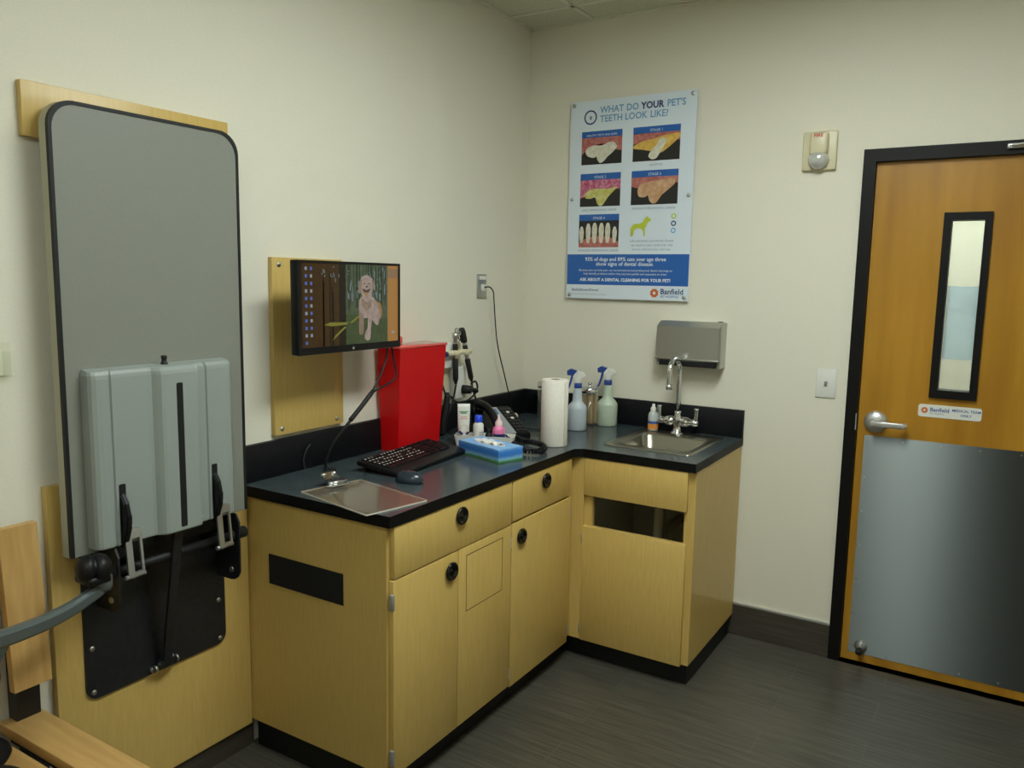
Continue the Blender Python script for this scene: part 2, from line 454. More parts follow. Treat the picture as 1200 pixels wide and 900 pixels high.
text(bm, 'ONLY', .0145, (2.037, DF-.0022, 1.121), X, Z, 'CENTER', mi=1, lift=.0004, weight=.0003)
obj('lettering', bm, ['orangep', 'bluep'], sg)
# door stop foot
bm = B(); lathe(bm, [(0, 0), (.024, 0), (.026, .006), (.018, .016), (.011, .03), (.010, .045)], (1.722, DF-.002, .082), (0.0, -1, 0), n=24)
ds = obj('door_stop', bm, 'nickel', d)
bm = B(); lathe(bm, [(.010, 0), (.014, .004), (.014, .02), (.009, .024), (0, .024)], (1.722, DF-.046, .082), (0, -.8, -.6), n=20); obj('bumper', bm, 'rubber', ds)
# door closer arm shoe on the frame head
bm = B(); box(bm, (2.09, -.036, 2.148), (2.155, -.018, 2.166), bev=.004); tube(bm, [(2.10, -.03, 2.157), (2.18, -.06, 2.162), (2.30, -.10, 2.165)], .009, flat=.6)
dc = obj('closer_arm', bm, 'nickel', d)

# ------------------------------------------------------------------ poster
px0, px1, pz0, pz1 = .249, .884, 1.546, 2.491; PY = -.022
PW, PH = px1-px0, pz1-pz0
p = thing('poster', 'white and blue dental poster on clear standoff board', 'poster', (px0+PW/2, 0, pz0))
M['posterpaper'] = noisy(base('poster_paper', '#d6e0e8', .4), '#d3dde6', ns=2)
M['posterblue'] = base('poster_blue', '#1f5da8', .4); M['posternavy'] = base('poster_navy', '#1b3a6b', .4)
M['photoblack'] = base('photo_black', '#1c1a19', .45); M['gum'] = noisy(base('photo_gum', '#a5544f', .45), '#bb7a70', ns=60); M['gum2'] = noisy(base('photo_gum_inflamed', '#a83a5c', .45), '#cf8ba0', ns=70)
M['tooth'] = noisy(base('photo_tooth', '#dcd8c8', .45), '#c5bfa8', ns=40); M['toothyellow'] = noisy(base('photo_tooth_yellow', '#c99a3a', .45), '#d9b860', ns=40)
M['toothtan'] = noisy(base('photo_tooth_tan', '#cfa886', .45), '#b98a60', ns=40); M['toothlime'] = noisy(base('photo_tooth_tartar', '#b8b04a', .45), '#cfc98a', ns=40)
M['lime'] = base('print_lime', '#b7c23a', .5); M['sky'] = base('print_sky', '#6fa6d6', .5); M['whiteink'] = base('print_white', '#dfe6ec', .5); M['greyink'] = base('print_grey', '#7c8796', .5)
qbox('board', (px0, PY, pz0), (px1, PY+.006, pz1), 'posterpaper', p)
def P(u, v): return (px0 + u*PW, pz1 - v*PH)      # u across, v down
def soften(pts, sub=4):
    n = len(pts); out = []
    for i in range(n):
        p0, p1, p2, p3 = (V((*pts[(i+k) % n], 0)) for k in (-1, 0, 1, 2))
        for k in range(sub):
            t = k/sub; q = .5*((2*p1) + (p2-p0)*t*.8 + (2*p0-5*p1+4*p2-p3)*t*t*.8 + (3*p1-p0-3*p2+p3)*t**3*.8 + 2*(p2-p1)*(3*t*t-2*t**3)*.2)
            out.append((q.x, q.y))
    return out
def uvpoly(pts, u0, v0, u1, v1): return [P(u0 + a*(u1-u0), v0 + b*(v1-v0)) for a, b in pts]
def layer(bm, poly, k, mi): prism(bm, poly, (0, PY - .0003*k, 0), X, Z, -Y, .0003, mi)
def rect(u0, v0, u1, v1): return [P(u0, v1), P(u1, v1), P(u1, v0), P(u0, v0)]
PHOTO = dict(
 healthy=(.102, .153, .437, .318, 'HEALTHY TEETH AND GUMS', [('gum', [(0, .18), (1, .18), (1, .62), (.88, .6), (.8, .5), (.5, .38), (.2, .45), (0, .7)]),
   ('tooth', [(.1, .62), (.14, .5), (.3, .42), (.5, .44), (.66, .36), (.8, .36), (.88, .5), (.78, .66), (.66, .78), (.56, .92), (.47, .96), (.4, .86), (.38, .76), (.3, .8), (.16, .74)])]),
 one=(.526, .153, .889, .318, 'STAGE 1', [('gum', [(0, .2), (1, .18), (1, .45), (.7, .34), (.3, .4), (0, .5)]),
   ('toothyellow', [(0, .55), (.2, .42), (.45, .36), (.7, .28), (1, .25), (.96, .4), (.8, .6), (.6, .78), (.4, .72), (.2, .66), (.02, .62)]),
   ('tooth', [(.56, .4), (.66, .36), (.72, .45), (.62, .7), (.52, .92), (.42, .96), (.34, .86), (.4, .7), (.5, .56)])]),
 two=(.100, .363, .436, .529, 'STAGE 2', [('gum2', [(0, .2), (1, .18), (1, .5), (.7, .48), (.3, .5), (.1, .7), (0, .75)]),
   ('toothlime', [(.12, .62), (.22, .5), (.45, .46), (.7, .48), (.92, .42), (.84, .55), (.72, .7), (.6, .92), (.52, 1), (.44, .92), (.38, .72), (.28, .76), (.14, .74)])]),
 three=(.524, .363, .887, .529, 'STAGE 3', [('gum', [(0, .2), (1, .18), (1, .4), (.8, .32), (.3, .36), (.1, .5), (0, .45)]),
   ('toothtan', [(.14, .6), (.18, .42), (.36, .34), (.6, .3), (.9, .25), (.94, .4), (.8, .58), (.66, .74), (.56, .94), (.48, .97), (.4, .88), (.38, .72), (.3, .78), (.18, .76)])]),
 four=(.098, .569, .434, .736, 'STAGE 4', [('gum', [(0, .85), (.2, .72), (.4, .66), (.6, .66), (.8, .7), (1, .84), (1, 1), (0, 1)])]))
for key, (u0, v0, u1, v1, head, layers) in PHOTO.items():
    bm = B(); mats = ['photoblack', 'posterblue', 'whiteink']
    layer(bm, rect(u0, v0, u1, v1), 1, 0)
    k = 2
    for mt, poly in layers:
        mats.append(mt); layer(bm, uvpoly(soften(poly) if 'tooth' in mt else poly, u0, v0, u1, v1), k, len(mats)-1); k += 1
    if key == 'four':
        mats.append('tooth')
        for cx, top, w in ((.07, .36, .055), (.24, .27, .058), (.40, .25, .06), (.57, .26, .06), (.73, .26, .06), (.90, .38, .055)):
            pts = [(cx-w*.6, .85), (cx-w, .6), (cx-w, top+.14), (cx-w*.5, top+.02), (cx, top), (cx+w*.5, top+.02), (cx+w, top+.14), (cx+w, .6), (cx+w*.6, .85)]
            layer(bm, uvpoly(soften(pts), u0, v0, u1, v1), 3, len(mats)-1)
    layer(bm, rect(u0, v0, u1, v0+.19*(v1-v0)), k+1, 1)
    ox, oz = P((u0+u1)/2, v0+.15*(v1-v0))
    text(bm, head, .017 if len(head) < 10 else .0125, (ox, PY-.0003*(k+2)-.0003, oz), X, Z, 'CENTER', mi=2, lift=.0003)
    obj('photo_print', bm, mats, p)
bm = B()
mats = ['lightbluep', 'posternavy', 'greyink', 'posterblue', 'whiteink', 'lime', 'sky', 'orangep']
def tx(s, size, u, v, mi, align='LEFT', weight=0, xs=1.0):
    ox, oz = P(u, v); return text(bm, s, size, (ox, PY-.0011, oz), X, Z, align, mi, .0004, weight, xs)
u_ = .25
for s_, mi_, w_ in (('WHAT', 0, .0009), ('DO', 0, .0009), ('YOUR', 1, .0014), ("PET'S", 0, .0009)): u_ += tx(s_, .043, u_, .066, mi_, weight=w_, xs=.93)/PW + .021
u_ = .25
for s_ in ('TEETH', 'LOOK', 'LIKE?'): u_ += tx(s_, .043, u_, .110, 0, weight=.0009, xs=.93)/PW + .021
obj('title_lettering', bm, mats, p); bm = B()
cx, cz = P(.17, .083)
ring_prism(bm, circle(cx, cz, .034, 32), circle(cx, cz, .027, 32), (0, PY-.0004, 0), X, Z, -Y, .0003, 1)
prism(bm, [(cx-.006, cz), (cx-.002, cz-.012), (cx+.004, cz-.012), (cx+.008, cz), (cx+.005, cz+.008), (cx+.001, cz+.005), (cx-.003, cz+.008)], (0, PY-.0004, 0), X, Z, -Y, .0003, 2)
obj('ring_emblem', bm, mats, p); bm = B()
cap = [('GINGIVITIS', .71, .342), ('EARLY PERIODONTAL DISEASE', .265, .552), ('MODERATE PERIODONTAL DISEASE', .705, .552), ('ADVANCED PERIODONTAL DISEASE', .265, .757)]
for s_, u_, v_ in cap:
    bm = B(); tx(s_, .014, u_, v_, 2, 'CENTER', xs=.95); obj('caption', bm, mats, p)
bm = B()
for k, s_ in enumerate(('Left untreated, periodontal disease', 'can result in pain, tooth loss, and', 'chronic infections for your pet.')): tx(s_, .0155, .70, .711+.021*k, 2, 'CENTER')
obj('caption', bm, mats, p)
bm = B()
dog = [(0, .98), (.03, .75), (.0, .6), (.1, .42), (.2, .36), (.45, .36), (.6, .28), (.72, .05), (.82, 0), (.9, .1), (1, .14), (.98, .24), (.86, .3), (.8, .45), (.72, .6), (.72, .98), (.66, .98), (.62, .7), (.5, .6), (.3, .6), (.18, .7), (.12, .82), (.12, .98)]
layer(bm, uvpoly(dog, .53, .585, .69, .685), 1, 5)
obj('dog_silhouette', bm, mats, p)
for v_, mi in ((.588, 5), (.623, 1), (.657, 6)):
    bm = B(); cx, cz = P(.865, v_); ring_prism(bm, circle(cx, cz, .0125, 20), circle(cx, cz, .007, 20), (0, PY-.0004, 0), X, Z, -Y, .0003, mi); obj('icon_ring', bm, mats, p)
bm = B(); layer(bm, rect(.004, .772, .996, .928), 1, 3); band = obj('blue_band', bm, mats, p); bm = B()
tx('93% of dogs and 89% cats over age three', .026, .49, .806, 4, 'CENTER', .0003, .97); tx('show signs of dental disease.', .026, .49, .830, 4, 'CENTER', .0003)
tx('Because pets can hide pain, we recommend annual professional dental cleanings to', .0145, .49, .858, 4, 'CENTER')
tx('help identify problems before they become painful and expensive to treat.', .0145, .49, .876, 4, 'CENTER')
tx('ASK ABOUT A DENTAL CLEANING FOR YOUR PET!', .0205, .49, .909, 4, 'CENTER', .0007)
obj('band_lettering', bm, mats, band); bm = B()
tx('Banfield.com/Dental', .018, .05, .961, 1); tx('For more information about pet dental care and cleanings', .008, .05, .98, 2)
obj('footer_lettering', bm, mats, p); bm = B()
cx, cz = P(.738, .964); flower(bm, cx, cz, .0225, PY-.0004, 7)
tx('Banfield', .036, .785, .968, 1, weight=.0005); tx('PET HOSPITAL', .014, .787, .985, 3)
obj('logo', bm, mats, p)
for u_, v_ in ((.03, .018), (.97, .018), (.03, .49), (.97, .49), (.03, .982), (.97, .982)):
    x_, z_ = P(u_, v_); bm = B(); cyl(bm, (x_, -.0005, z_), (x_, PY-.001, z_), .006, n=14); lathe(bm, [(.0095, 0), (.0095, .005), (.007, .007), (0, .007)], (x_, PY, z_), -Y, n=18)
    obj('standoff', bm, 'steel', p)

# ------------------------------------------------------------------ things on the back wall
t = thing('fire_alarm_strobe', 'beige fire alarm strobe plate beside the door frame', 'alarm', (1.42, 0, 2.104))
bm = B(); box(bm, (1.352, -.02, 2.107), (1.489, -.0005, 2.266), bev=.006); obj('base_plate', bm, 'offwhite', t)
bm = B(); box(bm, (1.385, -.06, 2.165), (1.458, -.018, 2.258), bev=.012)
h = obj('housing', bm, 'offwhite', t)
bm = B(); text(bm, 'FIRE', .02, (1.421, -.0612, 2.236), X, Z, 'CENTER', weight=.0005); M['redp'] = base('print_red', '#c23a2c', .5); obj('lettering', bm, 'redp', h)
bm = B(); lathe(bm, [(.040, 0), (.041, .015), (.036, .03), (.022, .042), (0, .046)], (1.421, -.02, 2.150), -Y, n=24); obj('strobe_lens', bm, 'bulb', t)

t = thing('light_switch', 'white toggle light switch beside the door frame', 'switch', (1.507, 0, 1.148))
bm = B(); box(bm, (1.466, -.006, 1.152), (1.548, -.0005, 1.278), bev=.003); obj('cover_plate', bm, 'white', t)
bm = B(); box(bm, (1.501, -.018, 1.209), (1.513, -.005, 1.224), bev=.002); obj('toggle', bm, 'grey', t)

t = thing('paper_towel_dispenser', 'metal paper towel dispenser on the wall over the sink', 'dispenser', (.92, 0, 1.25))
bm = B()     # cabinet: profile in y,z extruded along x with a sloped top
prof = [(-.0005, 1.25), (-.0005, 1.456), (-.06, 1.456), (-.1, 1.432), (-.104, 1.288), (-.085, 1.262), (-.085, 1.25)]
for a, b2 in ((.768, 1.068),):
    prism(bm, [(y, z) for y, z in prof], (a, 0, 0), Y, Z, X, b2-a, 0)
es = [e for e in bm.edges if abs(e.verts[0].co.x-e.verts[1].co.x) < 1e-6 and (e.verts[0].co.y < -.05 or e.verts[1].co.y < -.05)]
bmesh.ops.bevel(bm, geom=es, offset=.004, segments=2, affect='EDGES')
obj('cabinet', bm, 'steel', t)
bm = B(); box(bm, (.785, -.098, 1.252), (1.052, -.0855, 1.274), bev=.002); obj('slot', bm, 'dark_slot', t)
bm = B(); lathe(bm, [(.012, 0), (.012, .003), (0, .004)], (1.045, -.03, 1.456), Z, n=14); obj('lock', bm, 'blackmatte', t)
bm = B(); box(bm, (.766, -.106, 1.280), (1.066, -.1005, 1.288), bev=.002); obj('door_lip', bm, 'steel', t)

# ------------------------------------------------------------------ base cabinets
HC, TK = .936, .10
def knob(y, z, par, x=.65):
    bm = B(); lathe(bm, [(.004, .0), (.024, .0), (.030, .004), (.031, .009), (.028, .013), (.022, .012), (.019, .006), (.010, .005), (.007, .009), (0, .010)], (x, y, z), X, n=32)
    obj('pull', bm, 'blackgloss', par)
def hinge(lo, hi, par): qbox('hinge', lo, hi, 'nickel', par, bev=.0015)
G = .003
# left unit
t = thing('cabinet', 'maple base cabinet with black slot plate on its end panel', 'cabinet', (.32, -1.5, 0), group='maple base cabinets')
bm = B(); box(bm, (.012, -1.842, TK), (.63, -1.166, .90)); obj('body', bm, 'maple', t)
bm = B(); box(bm, (.03, -1.826, 0), (.595, -1.166, TK)); obj('toe_kick', bm, 'kick', t)
bm = B(); box(bm, (.124, -1.8445, .614), (.456, -1.8415, .716)); obj('slot_plate', bm, 'dark_slot', t, label='black slot plate')
dr = qbox('drawer', (.630, -1.828, .736), (.65, -1.165, .897), 'maple', t, bev=.001); knob(-1.49, .85, dr)
dd = qbox('door', (.630, -1.833, TK+.002), (.65, -1.502, .731), 'maple', t, bev=.001); knob(-1.545, .675, dd)
hinge((.637, -1.8405, .64), (.6515, -1.829, .69), dd); hinge((.637, -1.8405, .14), (.6515, -1.829, .19), dd)
dd = qbox('door', (.630, -1.498, TK+.002), (.65, -1.166, .731), 'maple', t, bev=.001)
bm = B(); ring_prism(bm, yloop(-1.454, .502, -1.224, .702), yloop(-1.4515, .5045, -1.2265, .6995), (.6495, 0, 0), Y, Z, X, .0008); obj('flap_outline', bm, 'dark_slot', dd)
hinge((.638, -1.1675, .645), (.6515, -1.161, .685), dd); hinge((.638, -1.1675, .13), (.6515, -1.161, .17), dd)
# middle unit
t = thing('cabinet', 'maple base cabinet with one drawer over one door, next to the inner corner', 'cabinet', (.32, -.9, 0), group='maple base cabinets')
bm = B(); box(bm, (.012, -1.166, TK), (.63, -.012, .90)); box(bm, (.63, -.689, TK), (.632, -.63, .90)); obj('body', bm, 'maple', t)
bm = B(); box(bm, (.03, -1.166, 0), (.595, -.02, TK)); box(bm, (.595, -.59, 0), (.631, -.02, TK)); obj('toe_kick', bm, 'kick', t)
dr = qbox('drawer', (.630, -1.157, .742), (.65, -.691, .897), 'maple', t, bev=.001); knob(-.916, .85, dr)
dd = qbox('door', (.630, -1.159, TK-.006), (.65, -.694, .733), 'maple', t, bev=.001); knob(-1.098, .673, dd)
hinge((.638, -.6935, .645), (.6515, -.687, .685), dd); hinge((.638, -.6935, .13), (.6515, -.687, .17), dd)
# sink unit: an open carcass
t = thing('cabinet', 'maple sink cabinet with open slot showing the pipes', 'cabinet', (.9, -.3, 0), group='maple base cabinets')
bm = B()
box(bm, (.633, -.648, TK), (.688, -.612, .90)); obj('filler', bm, 'maple', t)
bm = B()
box(bm, (.634, -.61, TK), (.652, -.012, .90)); box(bm, (1.148, -.63, TK), (1.166, -.012, .90))
box(bm, (.652, -.61, TK), (1.148, -.012, TK+.018)); box(bm, (.652, -.02, TK+.018), (1.148, -.012, .90))
obj('body', bm, 'maple', t)
M['melamine'] = base('melamine', '#cfccb8', .5)
bm = B(); box(bm, (.6525, -.609, TK+.019), (.656, -.024, .88)); box(bm, (1.144, -.609, TK+.019), (1.1475, -.024, .88)); box(bm, (.656, -.024, TK+.019), (1.144, -.0205, .88)); obj('lining', bm, 'melamine', t)
bm = B(); box(bm, (1.123, -.63, TK), (1.1485, -.61, .90)); box(bm, (.688, -.63, TK), (.722, -.61, .90)); box(bm, (.722, -.63, .735), (1.123, -.61, .90)); box(bm, (.722, -.63, TK), (1.123, -.61, .60))
obj('face_frame', bm, 'maple', t)
bm = B(); box(bm, (.633, -.59, 0), (1.15, -.02, TK)); obj('toe_kick', bm, 'kick', t)
qbox('false_drawer', (.69, -.65, .738), (1.136, -.63, .898), 'maple', t, bev=.001)
dd = qbox('door', (.688, -.65, TK-.002), (1.138, -.63, .603), 'maple', t, bev=.001)
hinge((.682, -.6515, .53), (.6885, -.64, .57), dd); hinge((.682, -.6515, .13), (.6885, -.64, .17), dd)
bm = B(); tube(bm, [(.905, -.33, .77), (.905, -.33, .62), (.905, -.33, .48), (.905, -.30, .44), (.905, -.24, .45), (.905, -.2, .5), (.905, -.15, .52), (.905, -.03, .52)], .022, n=14); pp = obj('drain_pipe', bm, 'offwhite', t)
bm = B(); cyl(bm, (.905, -.33, .69), (.905, -.33, .655), .029, n=16); obj('slip_nut', bm, 'offwhite', pp)
for xx, c in ((.80, 'grey'), (1.02, 'grey')):
    bm = B(); cyl(bm, (xx, -.026, .655), (xx, -.085, .655), .011); cyl(bm, (xx, -.075, .64), (xx, -.075, .69), .013); cyl(bm, (xx, -.085, .655), (xx, -.105, .655), .02, n=8)
    tube(bm, [(xx, -.075, .69), (xx+.01, -.07, .74), (.89, -.09, .83), (.89, -.1, .885)], .006, n=8); obj('supply_valve', bm, 'steel', t)

# ------------------------------------------------------------------ countertop with backsplash
D, L1, L2, D2 = .6535, 1.855, 1.1686, .6534
t = thing('countertop', 'dark slate L shaped countertop with black backsplash', 'countertop', (.4, -.6, .90))
outer = [(.002, -L1), (D, -L1), (D, -D2-.03), (D+.03, -D2), (L2, -D2), (L2, -.002), (.002, -.002)]
hole = [(.735, -.50), (1.085, -.50), (1.085, -.15), (.735, -.15)]
bm = B()
ov = [bm.verts.new((x, y, HC)) for x, y in outer]; hv = [bm.verts.new((x, y, HC)) for x, y in hole]
oe = [bm.edges.new((ov[i], ov[(i+1) % len(ov)])) for i in range(len(ov))]
he = [bm.edges.new((hv[i], hv[(i+1) % 4])) for i in range(4)]
bmesh.ops.triangle_fill(bm, use_beauty=True, use_dissolve=False, edges=oe+he)
fs = list(bm.faces)
ret = bmesh.ops.extrude_face_region(bm, geom=fs)
nv = [g for g in ret['geom'] if isinstance(g, bmesh.types.BMVert)]
bmesh.ops.translate(bm, vec=(0, 0, -.036), verts=nv)
bm.normal_update()
for f in bm.faces:
    if abs(f.normal.z) < .5: f.material_index = 1
obj('worktop', bm, ['counter', 'counter_edge'], t)
bm = B(); box(bm, (.002, -L1, HC), (.022, -.002, 1.063), bev=.0015); box(bm, (.022, -.022, HC), (L2, -.002, 1.063), bev=.0015); obj('backsplash', bm, 'splash', t)

# ------------------------------------------------------------------ sink
t = thing('sink', 'square stainless steel sink set into the countertop', 'sink', (.905, -.3, HC))
bm = B()
loops = []
def sl(x0, y0, x1, y1, r, z): return [bm.verts.new((x, y, z)) for x, y in rrect(x0, y0, x1, y1, r, 5)]
loops = [sl(.715, -.532, 1.102, -.075, .018, HC+.0005), sl(.716, -.531, 1.101, -.076, .018, HC+.005), sl(.722, -.525, 1.095, -.082, .016, HC+.0055),
         sl(.752, -.478, 1.070, -.168, .04, HC+.003), sl(.760, -.470, 1.062, -.176, .045, HC-.006), sl(.768, -.462, 1.054, -.184, .05, HC-.12), sl(.785, -.445, 1.037, -.201, .06, HC-.15), sl(.85, -.38, .97, -.26, .05, HC-.155)]
for a, b2 in zip(loops, loops[1:]):
    n = len(a)
    for i in range(n):
        j = (i+1) % n; f = bm.faces.new((a[i], a[j], b2[j], b2[i])); f.smooth = True
bm.faces.new(loops[-1])
obj('bowl', bm, 'sinksteel', t)
bm = B(); lathe(bm, [(.042, 0), (.042, .004), (.034, .005), (.030, .001), (0, .001)], (.911, -.32, HC-.155), Z, n=28); obj('drain', bm, 'chrome', t)
# faucet
fx, fy = .893, -.112
t = thing('faucet', 'chrome gooseneck faucet with two lever handles behind the sink', 'faucet', (fx, fy, HC+.004))
bm = B(); lathe(bm, [(.030, 0), (.030, .006), (.022, .012), (.018, .03), (.019, .05), (.024, .06), (.022, .075), (.016, .09), (.017, .1), (.014, .106), (0, .106)], (fx, fy, HC+.0045), Z, n=28)
obj('base', bm, 'chrome', t)
bm = B(); cyl(bm, (fx-.075, fy, HC+.062), (fx+.075, fy, HC+.062), .013, n=18)
for s in (-1, 1):
    lathe(bm, [(.012, .0), (.024, .012), (.022, .035), (.014, .055), (.017, .06), (.017, .072), (.012, .078), (0, .078)], (fx+s*.012, fy, HC+.062), (s, 0, 0), n=22)
obj('body', bm, 'chrome', t)
for s in (-1, 1):
    bm = B(); cyl(bm, (fx+s*.086, fy, HC+.05), (fx+s*.086, fy, HC+.072), .014, .012, n=16)
    tube(bm, [(fx+s*.086, fy, HC+.060), (fx+s*.087, fy-.002, HC+.095), (fx+s*.088, fy-.004, HC+.128)], .009, n=12, rs=lambda q: .0085+.002*q)
    obj('handle', bm, 'chrome', t)
bm = B()
cx_, r_ = V((-.02, -1, 0)).normalized(), .062
pts = [V((fx, fy, HC+.105)), V((fx, fy, HC+.18)), V((fx, fy, HC+.25)), V((fx, fy, HC+.292))]
for k in range(1, 9):
    a = PI*k/9; pts.append(V((fx, fy, HC+.292)) + cx_*(r_ - r_*math.cos(a)) + Z*(r_*math.sin(a)))
e = V((fx, fy, HC+.292)) + cx_*2*r_; pts += [e + Z*-.004, e + Z*-.03, e + Z*-.052]
tube(bm, pts, .0118, n=16, sub=3); obj('spout', bm, 'chrome', t)
bm = B(); cyl(bm, tuple(e + Z*-.045), tuple(e + Z*-.07), .0145, n=16); obj('aerator', bm, 'chrome', t)
# eye wash / drop bottle on the sink ledge
ex, ey = .772, -.107
t = thing('squeeze_bottle', 'small clear squeeze bottle with blue label by the faucet', 'bottle', (ex, ey, HC+.005))
bm = B(); lathe(bm, [(0, 0), (.022, 0), (.024, .005), (.024, .07), (.02, .082), (.012, .09)], (ex, ey, HC+.006), Z, n=24); obj('body', bm, 'bottle', t)
bm = B(); lathe(bm, [(.0245, 0), (.0245, .025)], (ex, ey, HC+.014), Z, n=24, mi=0); lathe(bm, [(.0246, 0), (.0246, .012)], (ex, ey, HC+.039), Z, n=24, mi=1); obj('label', bm, ['labelorange', 'labelblue'], t)
bm = B(); lathe(bm, [(.013, 0), (.013, .016), (.008, .02), (.006, .034), (0, .036)], (ex, ey, HC+.096), Z, n=20); obj('cap', bm, 'white', t)

# ------------------------------------------------------------------ paper towel roll
tx_, ty_ = .545, -.66
t = thing('paper_towel_roll', 'white paper towel roll standing at the counter corner', 'paper towel', (tx_, ty_, HC))
bm = B(); lathe(bm, [(.020, 0), (.055, 0), (.057, .004), (.057, .278), (.054, .282), (.020, .282), (.020, 0)], (tx_, ty_, HC+.0005), Z, n=40)
prism(bm, [(0, 0), (.012, 0), (.016, .02), (.01, .27), (0, .27)], (tx_+.050, ty_-.012, HC+.002), V((.8, -.6, 0)), Z, V((.6, .8, 0)), .0006)
obj('roll', bm, 'towel', t)
bm = B(); lathe(bm, [(.0195, 0), (.0195, .281), (.018, .281), (.018, 0), (.0195, 0)], (tx_, ty_, HC+.001), Z, n=24); obj('core', bm, 'card', t)

# ------------------------------------------------------------------ spray bottles
def spray(x, y, ang, label, fill, r=.046):
    t = thing('spray_bottle', label, 'spray bottle', (x, y, HC), group='spray bottles beside the sink')
    bm = B(); lathe(bm, [(0, 0), (r-.003, 0), (r, .005), (r, .100), (r*.97, .108), (r*.72, .124), (r*.52, .134), (.0225, .15), (.0195, .19), (.017, .2)], (x, y, HC+.0005), Z, n=30)
    obj('bottle', bm, fill, t)
    bm = B(); lathe(bm, [(.0185, 0), (.0195, .002), (.0195, .022), (.017, .024), (0, .024)], (x, y, HC+.198), Z, n=24); obj('collar', bm, 'blue', t)
    f = V((math.cos(ang), math.sin(ang), 0)); s = V((-math.sin(ang), math.cos(ang), 0)); o = V((x, y, HC+.222))
    bm = B()
    prism(bm, [(-.012, 0), (.012, 0), (.012, .018), (.022, .03), (.03, .045), (.004, .056), (-.02, .054), (-.034, .04), (-.034, .033), (-.012, .026)], o - s*.011, f, Z, s, .022)
    bmesh.ops.bevel(bm, geom=[e for e in bm.edges if abs((e.verts[0].co-e.verts[1].co).dot(s)) < 1e-5], offset=.003, segments=2, affect='EDGES')
    hd = obj('spray_head', bm, 'white', t)
    bm = B(); prism(bm, [(.0225, .034), (.05, .036), (.052, .056), (.034, .066), (.004, .058), (.01, .05)], o - s*.012, f, Z, s, .024); obj('nozzle', bm, 'blue', hd)
    bm = B(); prism(bm, [(.022, .036), (.032, .036), (.036, .015), (.046, -.02), (.052, -.032), (.046, -.036), (.036, -.02), (.026, .012)], o - s*.008, f, Z, s, .016); obj('trigger', bm, 'blue', hd)
    return t
spray(.462, -.285, math.radians(206), 'spray bottle of clear liquid just right of the paper towel roll', 'liquid_clear')
spray(.527, -.09, math.radians(196), 'spray bottle of pale green liquid right of the wooden sticks', 'liquid_green', .05)

# ------------------------------------------------------------------ glass jars
def jar(x, y, label, sticks):
    t = thing('glass_jar', label, 'jar', (x, y, HC), group='glass jars with metal lids against the backsplash')
    bm = B(); lathe(bm, [(0, 0), (.043, 0), (.046, .006), (.046, .155), (.0445, .155), (.0445, .007), (0, .005)], (x, y, HC+.0005), Z, n=30); obj('jar_glass', bm, 'jar', t)
    bm = B(); lathe(bm, [(0, .0), (.0475, 0), (.0485, .004), (.0485, .022), (.044, .027), (.012, .029), (.006, .033), (.006, .038), (.011, .042), (.009, .048), (0, .049)], (x, y, HC+.157), Z, n=30); obj('lid', bm, 'chrome', t)
    return t
jar(.185, -.085, 'empty looking glass jar peeking out left of the paper towel roll', 0)
jx, jy = .447, -.125
jar(jx, jy, 'glass jar filled with wooden sticks between the spray bottles', 1)
for k in range(22):
    a = k*2.399; rr = .0085*math.sqrt(k+.4)
    x, y = jx + rr*math.cos(a)*.9, jy + rr*math.sin(a)*.9
    bm = B(); bx = rrect(-.006, 0, .006, .142, .0058, 3); prism(bm, bx, (x, y, HC+.0075), V((math.cos(a*1.7), math.sin(a*1.7), 0)), Z, V((-math.sin(a*1.7), math.cos(a*1.7), 0)), .0016)
    tag(obj('tongue_depressor', bm, 'stick', None, (x, y, HC+.0075)), 'wooden tongue depressor standing in the glass jar of sticks', 'wooden stick', 'tongue depressors in the glass jar')

# ------------------------------------------------------------------ monitor and its board
t = thing('monitor_board', 'maple board screwed to the wall behind the monitor', 'wooden board', (0, -1.545, 1.072))
bm = B(); box(bm, (.0005, -1.712, 1.078), (.02, -1.378, 1.692), bev=.0012); obj('board', bm, 'maple', t)
for y, z in ((-1.683, 1.667), (-1.41, 1.667), (-1.682, 1.10), (-1.414, 1.10)):
    bm = B(); lathe(bm, [(.0085, 0), (.0085, .002), (.005, .004), (0, .004)], (.02, y, z), X, n=14); obj('screw', bm, 'steel', t)
mx, my, mz, MW, MH = .196, -1.51, 1.527, .51, .31
t = thing('monitor', 'black flat monitor showing a dog photo, mounted over the keyboard', 'monitor', (mx, my, mz-MH/2))
y0, y1, z0, z1 = my-MW/2, my+MW/2, mz-MH/2, mz+MH/2
bm = B(); box(bm, (mx-.035, y0, z0), (mx-.004, y1, z1), bev=.004); box(bm, (mx-.055, y0+.09, z0+.05), (mx-.03, y1-.09, z1-.05), bev=.008); obj('housing', bm, 'black', t)
bm = B(); bz = .009
ring_prism(bm, yloop(y0, z0, y1, z1), yloop(y0+bz, z0+.024, y1-bz, z1-bz), (mx-.004, 0, 0), Y, Z, X, .005); obj('bezel', bm, 'black', t)
sy0, sy1, sz0, sz1 = y0+bz, y1-bz, z0+.024, z1-bz
S = {k: glow('screen_'+k, c, st_) for k, c, st_ in (('brown', '#3a280f', .8), ('dark', '#16120c', .8), ('forest', '#47553f', .8), ('grass', '#3b4a2c', .8), ('trunk', '#333c2c', .8), ('sky', '#74848c', .8), ('orange', '#a1733a', .8),
     ('coat', '#98887e', .85), ('coat2', '#83705f', .85), ('tan', '#946e46', .8), ('muzzle', '#4a3d38', .8), ('leaf', '#77762c', .8), ('icon', '#4f68a8', .8), ('icon2', '#8d949c', .8), ('bar', '#866a4c', .8))}
